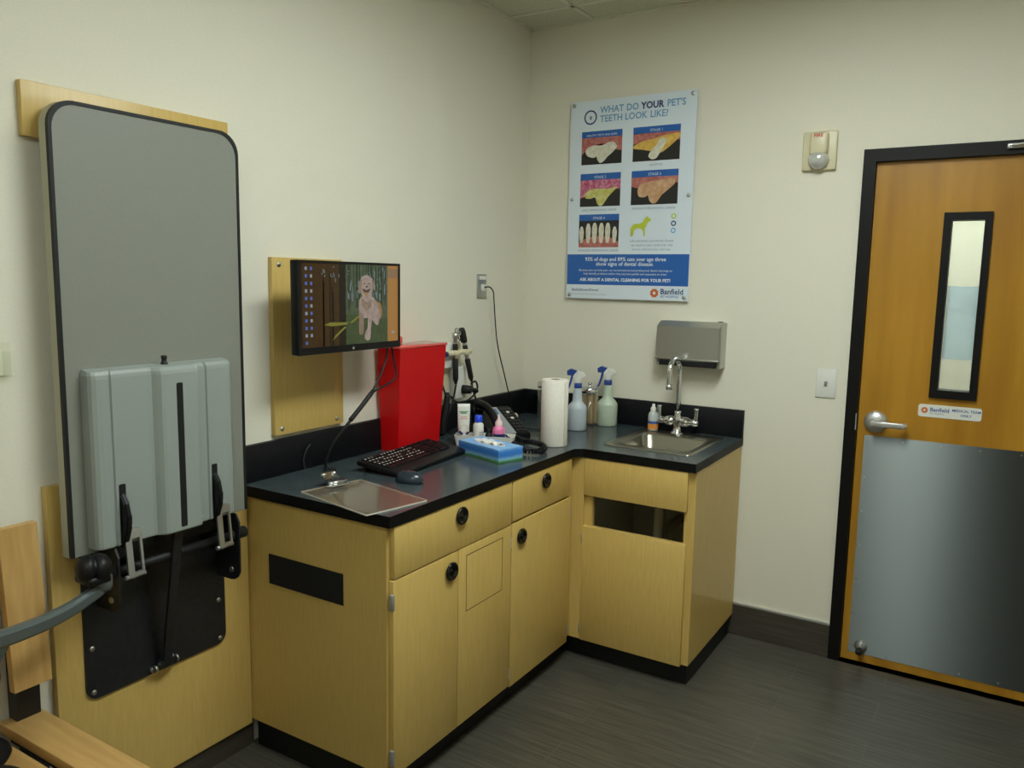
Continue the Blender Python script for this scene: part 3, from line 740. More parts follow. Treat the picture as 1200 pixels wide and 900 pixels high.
for k_ in ('coat', 'coat2', 'forest', 'grass', 'brown', 'tan'):
    nt_ = S[k_].node_tree; b_ = nt_.nodes['Principled BSDF']; c_ = b_.inputs['Emission Color'].default_value[:]
    tc_ = nt_.nodes.new('ShaderNodeTexCoord'); nz_ = nt_.nodes.new('ShaderNodeTexNoise'); nz_.inputs['Scale'].default_value = 55; nz_.inputs['Detail'].default_value = 5
    cr_ = nt_.nodes.new('ShaderNodeValToRGB'); e_ = cr_.color_ramp.elements
    e_[0].position = .35; e_[0].color = (*[q*.82 for q in c_[:3]], 1); e_[1].position = .65; e_[1].color = (*[min(1, q*1.14) for q in c_[:3]], 1)
    nt_.links.new(tc_.outputs['Object'], nz_.inputs['Vector']); nt_.links.new(nz_.outputs['Fac'], cr_.inputs[0]); nt_.links.new(cr_.outputs['Color'], b_.inputs['Emission Color'])
SK = list(S); SM = [S[k] for k in SK]
def sp(u, v): return (sy0 + u*(sy1-sy0), sz0 + v*(sz1-sz0))
bm = B()
def sl2(pts, k, key): prism(bm, [sp(*q) for q in (soften(pts) if len(pts) > 4 and key in ('coat', 'coat2', 'tan', 'muzzle') else pts)], (mx-.0035 + .0003*k, 0, 0), Y, Z, X, .0003, SK.index(key))
def sr(u0, v0, u1, v1, k, key): sl2([(u0, v0), (u1, v0), (u1, v1), (u0, v1)], k, key)
sr(0, 0, 1, 1, 0, 'brown'); sr(0, 0, .025, 1, 1, 'dark'); sr(.37, 0, .435, 1, 1, 'dark'); sr(.435, .0, .88, 1, 1, 'forest'); sr(.88, 0, 1, 1, 1, 'orange'); sr(.88, .84, 1, .96, 2, 'bar')
sl2([(.435, 0), (.88, 0), (.88, .30), (.7, .36), (.435, .38)], 2, 'grass')
rnd = random.Random(3)
for k in range(34):
    u = .45 + rnd.random()*.41; w = .004 + rnd.random()*.007; sr(u, .4+rnd.random()*.15, u+w, .995, 3, 'trunk')
for k in range(60):
    u = .45 + rnd.random()*.42; v = .62 + rnd.random()*.36; sr(u, v-rnd.random()*.11, u+.003+rnd.random()*.006, v, 4, 'sky')
for k in range(14):
    u = .2 + rnd.random()*.17; v = .8 + rnd.random()*.18; sr(u, v-.05*rnd.random(), u+.006, v, 2, 'sky')
for k in range(7):
    u = .1 + rnd.random()*.24; sr(u, .0, u+.012, .5+rnd.random()*.4, 1, 'dark')
sl2([(.22, .26), (.30, .24), (.44, .25), (.46, .28), (.36, .285), (.28, .29)], 3, 'leaf'); sl2([(.30, .06), (.36, .13), (.44, .22), (.42, .23), (.33, .13)], 3, 'leaf'); sl2([(.47, .27), (.56, .36), (.58, .35), (.5, .27)], 3, 'leaf')
sl2([(.76, .52), (.80, .50), (.815, .40), (.80, .31), (.755, .33)], 5, 'tan')                        # flank behind
sl2([(.565, .44), (.57, .55), (.60, .60), (.68, .61), (.74, .56), (.775, .46), (.79, .34), (.77, .23), (.745, .235), (.70, .30), (.66, .32), (.60, .33), (.575, .36)], 6, 'coat')
sl2([(.565, .40), (.61, .36), (.615, .22), (.61, .13), (.585, .11), (.565, .14), (.57, .25)], 7, 'coat2'); sl2([(.66, .33), (.70, .30), (.69, .18), (.685, .06), (.655, .03), (.625, .06), (.63, .14), (.655, .2)], 8, 'coat')
sl2([(.60, .60), (.585, .68), (.575, .78), (.60, .85), (.655, .87), (.705, .83), (.72, .76), (.71, .68), (.70, .60), (.66, .55)], 7, 'coat')
sl2([(.575, .80), (.56, .72), (.565, .64), (.59, .66), (.60, .80)], 8, 'coat2'); sl2([(.70, .82), (.735, .78), (.73, .68), (.71, .70)], 8, 'coat2')
sl2([(.60, .70), (.625, .64), (.66, .645), (.69, .70), (.665, .69), (.64, .68)], 9, 'muzzle'); sl2([(.625, .655), (.655, .655), (.645, .60), (.63, .60)], 10, 'tan'); sl2([(.59, .58), (.62, .55), (.66, .52), (.70, .56), (.69, .47), (.64, .42), (.60, .48)], 8, 'coat2')
sl2([sq for sq in circle(.625, .765, .008, 8)], 9, 'muzzle'); sl2([sq for sq in circle(.672, .765, .008, 8)], 9, 'muzzle'); sl2(circle(.647, .725, .012, 8), 9, 'muzzle')
for k in range(11):
    v = .955 - k*.088
    sr(.05, v-.038, .070, v, 3, 'icon' if k % 3 else 'icon2')
    if k < 10: sr(.097, v-.038, .116, v, 3, 'icon2' if k % 2 else 'icon')
sl2(circle(.94, .12, .018, 10), 3, 'icon2')
obj('screen', bm, SM, t)
bm = B(); prism(bm, circle(my, z0+.011, .005, 12), (mx+.0012, 0, 0), Y, Z, X, .0006); obj('badge', bm, 'nickel', t)
bm = B(); cyl(bm, (.0205, -1.51, 1.53), (.07, -1.51, 1.53), .02); box(bm, (.0205, -1.56, 1.48), (.03, -1.46, 1.58), bev=.003); box(bm, (.06, -1.535, 1.505), (.145, -1.485, 1.555), bev=.006); obj('wall_arm', bm, 'blackmatte', t)
# monitor cables
def cable(name, pts, r, label, cat, mat='blackmatte', group=None, sub=6):
    bm = B(); tube(bm, pts, r, n=8, sub=sub); return tag(obj(name, bm, mat, None, pts[0]), label, cat, group)
cable('cable', [(.165, -1.29, 1.38), (.155, -1.285, 1.33), (.16, -1.33, 1.26), (.165, -1.385, 1.205), (.15, -1.475, 1.12), (.11, -1.53, 1.03), (.09, -1.545, .96), (.11, -1.56, .942)], .004, 'straight black cable from the monitor down to the countertop', 'cable')
cable('cable', [(.165, -1.27, 1.38), (.15, -1.235, 1.31), (.15, -1.225, 1.25), (.155, -1.29, 1.225), (.16, -1.38, 1.2), (.15, -1.48, 1.11), (.115, -1.535, 1.03), (.1, -1.55, .955), (.13, -1.53, .942)], .004, 'black cable looping out toward the red box before joining the others', 'cable')
bm = B(); tube(bm, [(.164, -1.372, 1.212), (.158, -1.43, 1.16), (.149, -1.478, 1.115)], .009, n=10); tag(obj('cable_tie', bm, 'blackmatte', None, (.16, -1.43, 1.16)), 'black wrap bundling the two monitor cables', 'cable wrap')
M['darkgrey'] = base('dark_grey_cable', '#2c2e30', .4)
cable('cable', [(.035, -1.592, .942), (.032, -1.596, .975), (.032, -1.58, 1.01), (.031, -1.56, 1.025)], .0025, 'thin dark grey cable end poking up against the backsplash', 'cable', 'darkgrey')

# ------------------------------------------------------------------ red box
t = thing('sharps_container', 'large translucent red plastic bin beside the monitor', 'bin', (.07, -1.03, HC))
def ring4(x1, ya, yb, z, x0): return [(x0, ya, z), (x1, ya, z), (x1, yb, z), (x0, yb, z)]
bm = B()
secs = [ring4(.125, -1.165, -.895, HC+.001, .024), ring4(.14, -1.185, -.885, 1.352, .0235)]
secs[0] = ring4(.112, -1.165, -.895, HC+.001, .024)
outv = [[bm.verts.new(p_) for p_ in s] for s in secs]
inn = [ring4(.108, -1.161, -.899, HC+.005, .028), ring4(.136, -1.181, -.889, 1.352, .0275)]
inv_ = [[bm.verts.new(p_) for p_ in s] for s in inn]
for i in range(4):
    j = (i+1) % 4
    bm.faces.new((outv[0][i], outv[0][j], outv[1][j], outv[1][i])); bm.faces.new((inv_[0][j], inv_[0][i], inv_[1][i], inv_[1][j])); bm.faces.new((outv[1][i], outv[1][j], inv_[1][j], inv_[1][i]))
bm.faces.new(list(reversed(outv[0]))); bm.faces.new(inv_[0])
obj('bin', bm, 'red', t)
bm = B(); box(bm, (.0225, -1.19, 1.353), (.144, -.88, 1.364), bev=.003); ld = obj('lid', bm, 'redlid', t)
bm = B(); box(bm, (.026, -1.13, 1.364), (.06, -1.07, 1.395), bev=.008); obj('catch', bm, 'redlid', ld)

# ------------------------------------------------------------------ keyboard, mouse, clipboard
ang = math.atan2(.49, .0) # keyboard runs along the counter
kc = V((.262, -1.262, 0)); ku = V((-.045, .49, 0)).normalized(); kv = V((ku.y, -ku.x, 0))   # ku: its right, kv: toward the user
KX = Matrix(((kv.x, ku.x, 0, kc.x), (kv.y, ku.y, 0, kc.y), (0, 0, 1, HC), (0, 0, 0, 1)))
tilt = Matrix.Translation((.085, 0, .004)) @ Matrix.Rotation(math.radians(7), 4, 'Y') @ Matrix.Translation((-.085, 0, 0))
KM = KX @ tilt
t = thing('keyboard', 'black computer keyboard in front of the red bin', 'keyboard', (kc.x, kc.y, HC))
bm = B(); box(bm, (-.085, -.235, 0), (.105, .235, .018), bev=.004); obj('case', bm, 'black', t, mx=KM)
bm = B()
for r in range(6):
    xx = -.072 + r*.0205 + (.006 if r else 0)
    if r == 5: spans = [(-.225, -.18), (-.178, -.155), (-.153, -.13), (-.128, .0), (.002, .025), (.027, .05), (.054, .074), (.076, .094), (.096, .114), (.124, .16), (.163, .18)]
    else:
        spans = [(-.225 + k*.0195, -.225 + k*.0195 + .0172) for k in range(14)] + [(.058 + k*.0195, .058 + k*.0195 + .0172) for k in range(3)] + [(.136 + k*.0195, .136+k*.0195 + .0172) for k in range(5)][:4]
    for a, b2 in spans:
        vs = box(bm, (xx, a, .018), (xx+.0172, b2, .0245))
        for v in vs:
            if v.co.z > .02: v.co.x += (.0018 if v.co.x < xx+.008 else -.0018); v.co.y += (.0015 if v.co.y < (a+b2)/2 else -.0015)
obj('keys', bm, 'black', t, mx=KM)
bm = B()
for r in range(5):
    for k in range(14):
        if rnd.random() < .8: box(bm, (-.0625+r*.0205, -.2215+k*.0195, .0245), (-.0575+r*.0205, -.2145+k*.0195, .0248))
obj('key_legends', bm, 'white', t, mx=KM)
for s in (-1, 1):
    bm = B(); box(bm, (-.078, s*.19-.012, -.021), (-.066, s*.19+.012, .001)); obj('foot', bm, 'blackmatte', t, mx=KM)

t = thing('computer_mouse', 'dark computer mouse beside the keyboard', 'mouse', (.447, -1.508, HC))
bm = B(); rs = bmesh.ops.create_uvsphere(bm, u_segments=28, v_segments=16, radius=1)
for v in bm.verts:
    z = max(v.co.z, -.15); v.co = V((v.co.x*.052, v.co.y*.031, (z+.15)*.036))
for f in bm.faces: f.smooth = True
MMX = Matrix.Translation((.447, -1.508, HC+.001)) @ Matrix.Rotation(math.radians(12), 4, 'Z')
M['mouse'] = base('mouse_plastic', '#26303a', .22)
obj('shell', bm, 'mouse', t, mx=MMX)
bm = B(); lathe(bm, [(.004, -.004), (.007, -.003), (.007, .003), (.004, .004)], (-.024, 0, .027), Y, n=16); obj('scroll_wheel', bm, 'grey', t, mx=MMX)

a0 = V((.247, -1.815, 0)); cu_ = V((.355, -.075, 0)).normalized(); cv_ = V((-cu_.y, cu_.x, 0))
t = thing('clipboard', 'clear acrylic clipboard near the counter edge', 'clipboard', (.42, -1.72, HC))
bm = B(); prism(bm, rrect(.0025, .0025, .3525, .2325, .003, 3), a0 + Z*(HC+.0006), cu_, cv_, Z, .004)
obj('board', bm, 'acrylic', t)
M['acryledge'] = clear('acrylic_highlight', '#efe9da', .2, .6)  # whitish rim, the board's edge highlight put into the material
bm = B(); ring_prism(bm, rrect(0, 0, .355, .235, .005, 3), rrect(.0025, .0025, .3525, .2325, .003, 3), a0 + Z*(HC+.0006), cu_, cv_, Z, .004); obj('edge_highlight', bm, 'acryledge', t)
o = a0 + Z*(HC+.0046)
bm = B(); prism(bm, rrect(.028, .03, .058, .195, .014, 5), o, cu_, cv_, Z, .006); cl = obj('clip_jaw', bm, 'acrylic', t)
bm = B()
prism(bm, [(-.002, .085), (.035, .075), (.05, .09), (.05, .15), (.035, .165), (-.002, .155)], o + Z*.008, cu_, cv_, (Z*.95 - cu_*.3), .0025)
cyl(bm, o + cu_*.03 + cv_*.085 + Z*.014, o + cu_*.03 + cv_*.155 + Z*.014, .007, n=14)
prism(bm, [(-.032, .098), (.0, .092), (.0, .148), (-.032, .142)], o + Z*.02, (cu_*.86 - Z*.5), cv_, Z, .003)
for s in (.1, .14): lathe(bm, [(.009, 0), (.011, .004), (.009, .009), (0, .011)], o + cu_*-.022 + cv_*s + Z*.03, Z, n=14)
obj('clip', bm, 'chrome', t)

# ------------------------------------------------------------------ tissue box
a1 = V((.305, -1.022, 0)); tu = V((.956, -.292, 0)); tv = V((.292, .956, 0))
t = thing('tissue_box', 'blue tissue box on the countertop in front of the white tray', 'tissue box', (.45, -1.0, HC))
def tissue_mat():
    m = base('tissue_print', '#3f7fc8', .5); nt = m.node_tree; N = nt.nodes; L = nt.links; b = N['Principled BSDF']
    tc = N.new('ShaderNodeTexCoord'); sx = N.new('ShaderNodeSeparateXYZ'); L.new(tc.outputs['Object'], sx.inputs[0])
    nz = N.new('ShaderNodeTexNoise'); nz.inputs['Scale'].default_value = 22; L.new(tc.outputs['Object'], nz.inputs['Vector'])
    ad = N.new('ShaderNodeMath'); ad.operation = 'MULTIPLY_ADD'; ad.inputs[1].default_value = .012; L.new(nz.outputs['Fac'], ad.inputs[0]); L.new(sx.outputs['Z'], ad.inputs[2])
    mr = N.new('ShaderNodeMapRange'); mr.inputs['From Max'].default_value = .06; L.new(ad.outputs[0], mr.inputs['Value'])
    cr = N.new('ShaderNodeValToRGB'); e = cr.color_ramp.elements
    e[0].position = .1; e[0].color = lin('#3f7a34'); e[1].position = 1; e[1].color = lin('#86b6e6')
    for pos, c in ((.2, '#4e8a5a'), (.3, '#7fb0d0'), (.55, '#2f74c4'), (.8, '#3a7fd0')):
        q = e.new(pos); q.color = lin(c)
    L.new(mr.outputs[0], cr.inputs[0]); L.new(cr.outputs['Color'], b.inputs['Base Color']); return m
M['tissueprint'] = tissue_mat()
bm = B(); prism(bm, rrect(0, 0, .25, .125, .003, 2), a1 + Z*(HC+.0005), tu, tv, Z, .052); obj('carton', bm, 'tissueprint', t)
bm = B(); prism(bm, circle(.125, .0625, .085, 24, .034), a1 + Z*(HC+.0525), tu, tv, Z, .0008); obj('opening_film', bm, 'paper', t)
bm = B(); gr = bmesh.ops.create_grid(bm, x_segments=16, y_segments=8, size=1)
for v in bm.verts:
    x, y = v.co.x, v.co.y
    hgt = .012*(1-abs(y))*(1-.6*abs(x)) + .003*math.sin(9*x+3*y) + .003
    q = a1 + tu*(.125+x*.07) + tv*(.0625+y*.024*(1-.2*x)); v.co = V((q.x, q.y, HC+.0535+max(hgt, 0)))
for f in bm.faces: f.smooth = True
M['tissue'] = base('tissue_paper', '#dfe0dc', .9)
obj('tissue', bm, 'tissue', t)

# ------------------------------------------------------------------ white tray and its products
b0 = V((.213, -.928, 0)); bu = V((.902, .431, 0)); bv = V((-.431, .902, 0))
bm = B()
def trl(x0, y0, x1, y1, r, z): return [bm.verts.new(b0 + bu*x + bv*y + Z*z) for x, y in rrect(x0, y0, x1, y1, r, 4)]
ls = [trl(.008, .008, .247, .079, .01, HC+.0008), trl(0, 0, .255, .087, .012, HC+.043), trl(.004, .004, .251, .083, .011, HC+.043), trl(.011, .011, .244, .076, .009, HC+.004)]
for a, b2 in zip(ls, ls[1:]):
    n = len(a)
    for i in range(n): bm.faces.new((a[i], a[(i+1) % n], b2[(i+1) % n], b2[i]))
bm.faces.new(ls[0]); bm.faces.new(ls[-1])
tag(obj('tray', bm, 'white', None, b0 + Z*HC), 'low white tray behind the blue tissue box', 'tray')
def tp(x, y): q = b0 + bu*x + bv*y; return (q.x, q.y)
zt = HC+.0045
x, y = tp(.035, .045)
t = thing('cream_tube', 'white tube with green print standing in the white tray', 'tube', (x, y, zt))
M['salmon'] = base('print_salmon', '#d99a84', .5)
w_ = V((.77, .63, 0)).normalized(); wn = V((w_.y, -w_.x, 0))
bm = B(); lathe(bm, [(0, 0), (.017, 0), (.018, .004), (.018, .02), (0, .02)], (x, y, zt), Z, n=22); obj('cap', bm, 'white', t)
bm = B(); ringsv = []
for z, hw, hd in ((.02, .019, .0165), (.04, .0225, .0165), (.09, .0255, .012), (.135, .0265, .004), (.152, .0265, .0015), (.168, .0265, .0012)):
    ringsv.append([bm.verts.new(V((x, y, zt+z)) + w_*hw*math.cos(2*PI*i/20) + wn*hd*math.sin(2*PI*i/20)) for i in range(20)])
for a, b2 in zip(ringsv, ringsv[1:]):
    for i in range(20): bm.faces.new((a[i], a[(i+1) % 20], b2[(i+1) % 20], b2[i])).smooth = True
bm.faces.new(ringsv[0]); bm.faces.new(ringsv[-1]); tb = obj('tube_body', bm, 'white', t)
bm = B()
def tl(s, size, dz, mi): text(bm, s, size, V((x, y, zt+dz)) + wn*(.0172 - (dz-.02)*.085 if dz < .13 else .0075), w_, Z, 'CENTER', mi, .0002)
for dz, hw, mi in ((.134, .018, 0), (.128, .012, 0), (.112, .014, 1), (.104, .017, 1)):
    q = V((x, y, zt+dz)) + wn*(.0175 - .00011*(dz-.04)*1000); prism(bm, [(-hw, 0), (hw, 0), (hw, .003), (-hw, .003)], q, w_, Z, wn, .0004, mi)
obj('label_lines', bm, ['green', 'salmon'], tb); bm = B()
q = V((x, y, zt+.055)) + wn*.0168
ring_prism(bm, circle(0, .008, .017, 24), circle(0, .008, .0155, 24), q, w_, Z, wn, .0006, 1)
for cx2, cz2, r2 in ((-.017, -.006, .006), (-.010, -.012, .006), (.012, -.012, .005), (.018, -.008, .005)): prism(bm, circle(cx2, cz2, r2, 10), q - wn*.001, w_, Z, wn, .0008, 2)
obj('label_emblem', bm, ['green', 'salmon', 'navy'], tb)
x, y = tp(.098, .047)
t = thing('pill_bottle', 'white bottle with bright blue cap in the white tray', 'bottle', (x, y, zt))
bm = B(); lathe(bm, [(0, 0), (.021, 0), (.0225, .003), (.0225, .078), (.019, .086), (.014, .090), (.014, .096)], (x, y, zt), Z, n=26); obj('body', bm, 'white', t)
bm = B(); lathe(bm, [(.0165, 0), (.017, .002), (.0155, .026), (.013, .028), (0, .028)], (x, y, zt+.093), Z, n=26); obj('cap', bm, 'capblue', t)
bm = B()
for k in range(4): lathe(bm, [(.0229, .022+k*.009), (.0229, .025+k*.009)], (x, y, zt), Z, n=26)
for v in list(bm.verts):
    if (V((v.co.x-x, v.co.y-y, 0))).dot(V((.95, .3, 0))) < .006: bm.verts.remove(v)
obj('label_print', bm, 'greyink', t)
x, y = tp(.185, .043)
t = thing('lotion_bottle', 'pink bottle with pale pointed cap in the white tray', 'bottle', (x, y, zt))
bm = B(); lathe(bm, [(0, 0), (.025, 0), (.0265, .003), (.0265, .062), (.023, .072), (.016, .078), (.015, .082)], (x, y, zt), Z, n=26); obj('body', bm, 'pink', t)
bm = B(); lathe(bm, [(.0155, 0), (.0155, .016), (.011, .02), (.005, .034), (.0035, .048), (0, .05)], (x, y, zt+.080), Z, n=22); obj('cap', bm, 'pinkpale', t)
bm = B(); dirv = V((.62, -.78, 0)); s2 = V((.78, .62, 0))
for i in range(9):
    a = -1.2 + i*.3
    if i < 8:
        b2 = a+.3
        vs = [bm.verts.new(V((x, y, zt+zz)) + (dirv*math.cos(q)+s2*math.sin(q))*.0269) for q, zz in ((a, .026), (b2, .026), (b2, .048), (a, .048))]; bm.faces.new(vs)
obj('label', bm, 'navy', t)
x, y = tp(.142, .05)
t = thing('dropper_bottle', 'small dark bottle between white and pink bottles in the tray', 'bottle', (x, y, zt))
bm = B(); lathe(bm, [(0, 0), (.014, 0), (.015, .003), (.015, .04), (.009, .046), (.008, .048)], (x, y, zt), Z, n=22); obj('body', bm, 'black', t)
bm = B(); lathe(bm, [(.0095, 0), (.0095, .014), (.007, .016), (0, .016)], (x, y, zt+.048), Z, n=20); obj('cap', bm, 'black', t)

# ------------------------------------------------------------------ telephone
pf = V((.85, -.52, 0)).normalized(); pr = V((.52, .85, 0)).normalized(); po = V((.40, -.605, HC))
PM = Matrix(((pf.x, pr.x, 0, po.x), (pf.y, pr.y, 0, po.y), (0, 0, 1, HC+.0008), (0, 0, 0, 1)))
t = thing('telephone', 'grey desk telephone with black keypad behind the white tray', 'telephone', (.30, -.62, HC))
def ptop(x): return .024 + (-x)/.22*.088      # height of the sloping face at distance x behind the front edge
bm = B(); prism(bm, [(0, 0), (0, .024), (-.22, .112), (-.235, .10), (-.20, .03), (-.20, 0)], (0, -.19, 0), X, Z, Y, .19)
bmesh.ops.bevel(bm, geom=[e for e in bm.edges if abs(e.verts[0].co.y-e.verts[1].co.y) < 1e-6], offset=.004, segments=2, affect='EDGES')
obj('base', bm, 'black', t, mx=PM)
sl_ = V((-.22, 0, .088)).normalized(); nn = V((.088, 0, .22)).normalized(); oo = V((0, 0, .024))
M['phonegrey'] = base('phone_grey', '#8f9496', .45); M['lcd'] = base('phone_lcd', '#4f6f93', .2)
bm = B(); prism(bm, rrect(-.128, .006, -.068, .232, .004, 3), oo, Y, sl_, nn, .003); fp = obj('face_plate', bm, 'phonegrey', t, mx=PM)
bm = B(); prism(bm, rrect(-.12, .165, -.082, .215, .003, 2), oo + nn*.003, Y, sl_, nn, .001); obj('display', bm, 'lcd', t, mx=PM)
bm = B(); prism(bm, rrect(-.066, .006, -.004, .234, .005, 3), oo, Y, sl_, nn, .004); obj('key_panel', bm, 'black', t, mx=PM)
bm = B()
for r in range(8):
    for c in range(3):
        box_o = oo + Y*(-.060 + c*.0185) + sl_*(.018 + r*.0255) + nn*.004; prism(bm, rrect(0, 0, .014, .014, .003, 2), box_o, Y, sl_, nn, .003, 1 if (r in (4, 6) and c == 1) else 0)
obj('keys', bm, ['darksteel', 'white'], t, mx=PM)
bm = B()
def hp(s, h): q = oo + Y*-.163 + sl_*s + nn*h; return (q.x, q.y, q.z)
tube(bm, [hp(.0, .022), hp(.02, .034), hp(.06, .052), (hp(.11, .058)), hp(.16, .054), hp(.205, .036), hp(.225, .024)], .018, n=14, flat=1.15, rs=lambda q: .0165+.007*abs(2*q-1)**3)
cyl(bm, hp(.012, .02), hp(.012, -.001), .021, .019, n=18); cyl(bm, hp(.212, .024), hp(.212, -.001), .021, .019, n=18)
hs = obj('handset', bm, 'black', t, mx=PM)
bm = B(); pts = []
loop = smooth_path([PM @ V(hp(-.004, .018)), (.42, -.80, .957), (.47, -.845, .952), (.53, -.895, .952), (.59, -.885, .953), (.585, -.81, .953), (.535, -.755, .953), (.48, -.735, .953), (.42, -.72, .952), (.365, -.69, .952)], 30)
for i, p_ in enumerate(loop):
    d_ = (loop[min(i+1, len(loop)-1)] - loop[max(i-1, 0)]).normalized(); u_, w2, _ = frame_for(d_); a = i*.95
    pts.append(p_ + (u_*math.cos(a) + w2*math.sin(a))*.009)
tube(bm, pts, .0034, n=6, sub=2); obj('coiled_cord', bm, 'black', t)
cable('cable', [(.20, -.50, HC+.012), (.28, -.44, HC+.007), (.36, -.40, HC+.006), (.40, -.36, HC+.006), (.36, -.2, HC+.006), (.30, -.12, HC+.006)], .004, 'black phone cable crossing the countertop behind the paper towel roll', 'cable')

# ------------------------------------------------------------------ wall jack and its cord
t = thing('wall_jack', 'steel wall outlet plate with phone cord beside the corner', 'wall outlet', (0, -.418, 1.54))
bm = B(); box(bm, (.0005, -.457, 1.54), (.007, -.381, 1.655), bev=.002); obj('cover_plate', bm, 'steel', t)
bm = B(); box(bm, (.007, -.445, 1.628), (.011, -.393, 1.645), bev=.001, mi=0); obj('label_window', bm, 'white', t)
bm = B(); box(bm, (.007, -.432, 1.575), (.018, -.404, 1.607), bev=.002); obj('jack', bm, 'white', t)
cable('phone_cord', [(.018, -.418, 1.592), (.045, -.412, 1.594), (.055, -.395, 1.57), (.05, -.381, 1.53), (.045, -.34, 1.33), (.05, -.275, 1.16), (.055, -.21, 1.0), (.06, -.19, .95), (.09, -.22, .942)], .003, 'thin dark cord hanging from the wall outlet plate to the counter', 'cord')
bm = B(); lathe(bm, [(0, 0), (.016, 0), (.018, .004), (.018, .03), (.01, .04), (0, .042)], (.115, -.28, HC+.001), Z, n=20); tag(obj('cord_coupler', bm, 'offwhite', None, (.115, -.28, HC)), 'small cream plug behind the telephone', 'plug')

# ------------------------------------------------------------------ diagnostic set on the wall
t = thing('diagnostic_set', 'wall mounted otoscope station with two black handles and white cradle', 'otoscope set', (0, -.7, 1.05))
bm = B(); box(bm, (.0005, -.80, 1.235), (.055, -.69, 1.35), bev=.006); obj('transformer', bm, 'white', t)
bm = B(); box(bm, (.0005, -.69, 1.245), (.03, -.625, 1.345), bev=.004); obj('mount_plate', bm, 'offwhite', t)
bm = B(); box(bm, (.0005, -.81, 1.085), (.02, -.71, 1.235), bev=.003); obj('back_plate', bm, 'offwhite', t)
bm = B(); tube(bm, [(.07, -.80, 1.302), (.072, -.74, 1.302), (.072, -.66, 1.306), (.07, -.60, 1.304)], .011, n=12)
cyl(bm, (.03, -.66, 1.305), (.07, -.66, 1.305), .01)
for yy in (-.727, -.645): lathe(bm, [(.019, -.012), (.021, -.01), (.021, .01), (.019, .012)], (.074, yy, 1.305), Z, n=20)
obj('cradle', bm, 'offwhite', t)
bm = B(); cyl(bm, (.072, -.788, 1.302), (.072, -.803, 1.302), .0125, n=14); obj('dial', bm, 'navy', t)
def hand(top, bot, head):
    a, b2 = V(top), V(bot); d_ = (b2-a).normalized(); L_ = (b2-a).length
    bm = B(); lathe(bm, [(0, 0), (.010, 0), (.0115, .006), (.0115, .03), (.0095, .034)], a, d_, n=20); lathe(bm, [(.0095, .034), (.0095, .065)], a, d_, n=20, mi=1)
    lathe(bm, [(.0095, .065), (.0125, .07), (.0125, L_-.02), (.009, L_-.012), (.006, L_), (0, L_)], a, d_, n=20); hd = obj('handle', bm, ['blackmatte', 'steel'], t)
    bm = B()
    if head == 'oto':
        lathe(bm, [(.008, 0), (.009, .02), (.014, .03), (.014, .045), (.006, .05)], a, -d_, n=18, mi=0)
        ring_prism(bm, circle(0, .06, .012, 18), circle(0, .06, .008, 18), a + V((.004, 0, 0)), Y, Z, X, .005, 0); ring_prism(bm, circle(.02, .045, .010, 18), circle(.02, .045, .007, 18), a + V((.004, 0, 0)), Y, Z, X, .005, 0)
        obj('head', bm, 'steel', hd)
    else:
        lathe(bm, [(.009, 0), (.010, .015)], a, -d_, n=16, mi=1)
        lathe(bm, [(0, .012), (.015, .014), (.017, .03), (.0165, .065), (.013, .08), (0, .083)], a, -d_, n=20, mi=0, squash=.8)
        tube(bm, [a - d_*.06 + V((0, -.012, 0)), a - d_*.055 + V((0, -.032, 0)), a - d_*.04 + V((0, -.038, 0)), a - d_*.025 + V((0, -.03, 0)), a - d_*.02 + V((0, -.012, 0))], .0025, n=8)
        obj('head', bm, ['blackmatte', 'steel'], hd)
hand((.074, -.728, 1.345), (.074, -.722, 1.165), 'oto'); hand((.074, -.655, 1.335), (.078, -.603, 1.165), 'oph')
for pts in ([(.076, -.722, 1.166), (.07, -.73, 1.11), (.07, -.76, 1.05), (.05, -.775, .98), (.05, -.77, .945)], [(.078, -.603, 1.166), (.075, -.59, 1.13), (.075, -.575, 1.10), (.075, -.565, 1.07), (.07, -.6, 1.0), (.06, -.68, .96), (.06, -.75, .944)],
            [(.05, -.79, 1.235), (.055, -.80, 1.18), (.06, -.78, 1.12), (.06, -.765, 1.06), (.055, -.79, .99), (.05, -.80, .945)], [(.06, -.74, 1.11), (.06, -.70, 1.08), (.07, -.64, 1.075), (.075, -.575, 1.10), (.075, -.55, 1.13), (.07, -.56, 1.16), (.065, -.59, 1.15)]):
    bm = B(); tube(bm, pts, .0045, n=8); obj('cord', bm, 'blackmatte', t)
bm = B(); tube(bm, [(.06, -.765, 1.13), (.06, -.775, 1.06), (.055, -.785, 1.0), (.05, -.785, .95)], .016, n=12, rs=lambda q: .012+.008*q); obj('cord_bundle', bm, 'blackmatte', t)
t = thing('wall_outlet', 'white box shaped power outlet cover with black plug near the backsplash', 'outlet', (0, -.62, 1.075))
bm = B(); box(bm, (.0005, -.672, 1.085), (.045, -.60, 1.235), bev=.006); obj('cover', bm, 'white', t)
bm = B(); cyl(bm, (.046, -.628, 1.128), (.085, -.615, 1.128), .021, .019, n=20); tube(bm, [(.075, -.612, 1.128), (.08, -.585, 1.124), (.078, -.56, 1.115)], .010, n=10); obj('plug', bm, 'blackmatte', t)

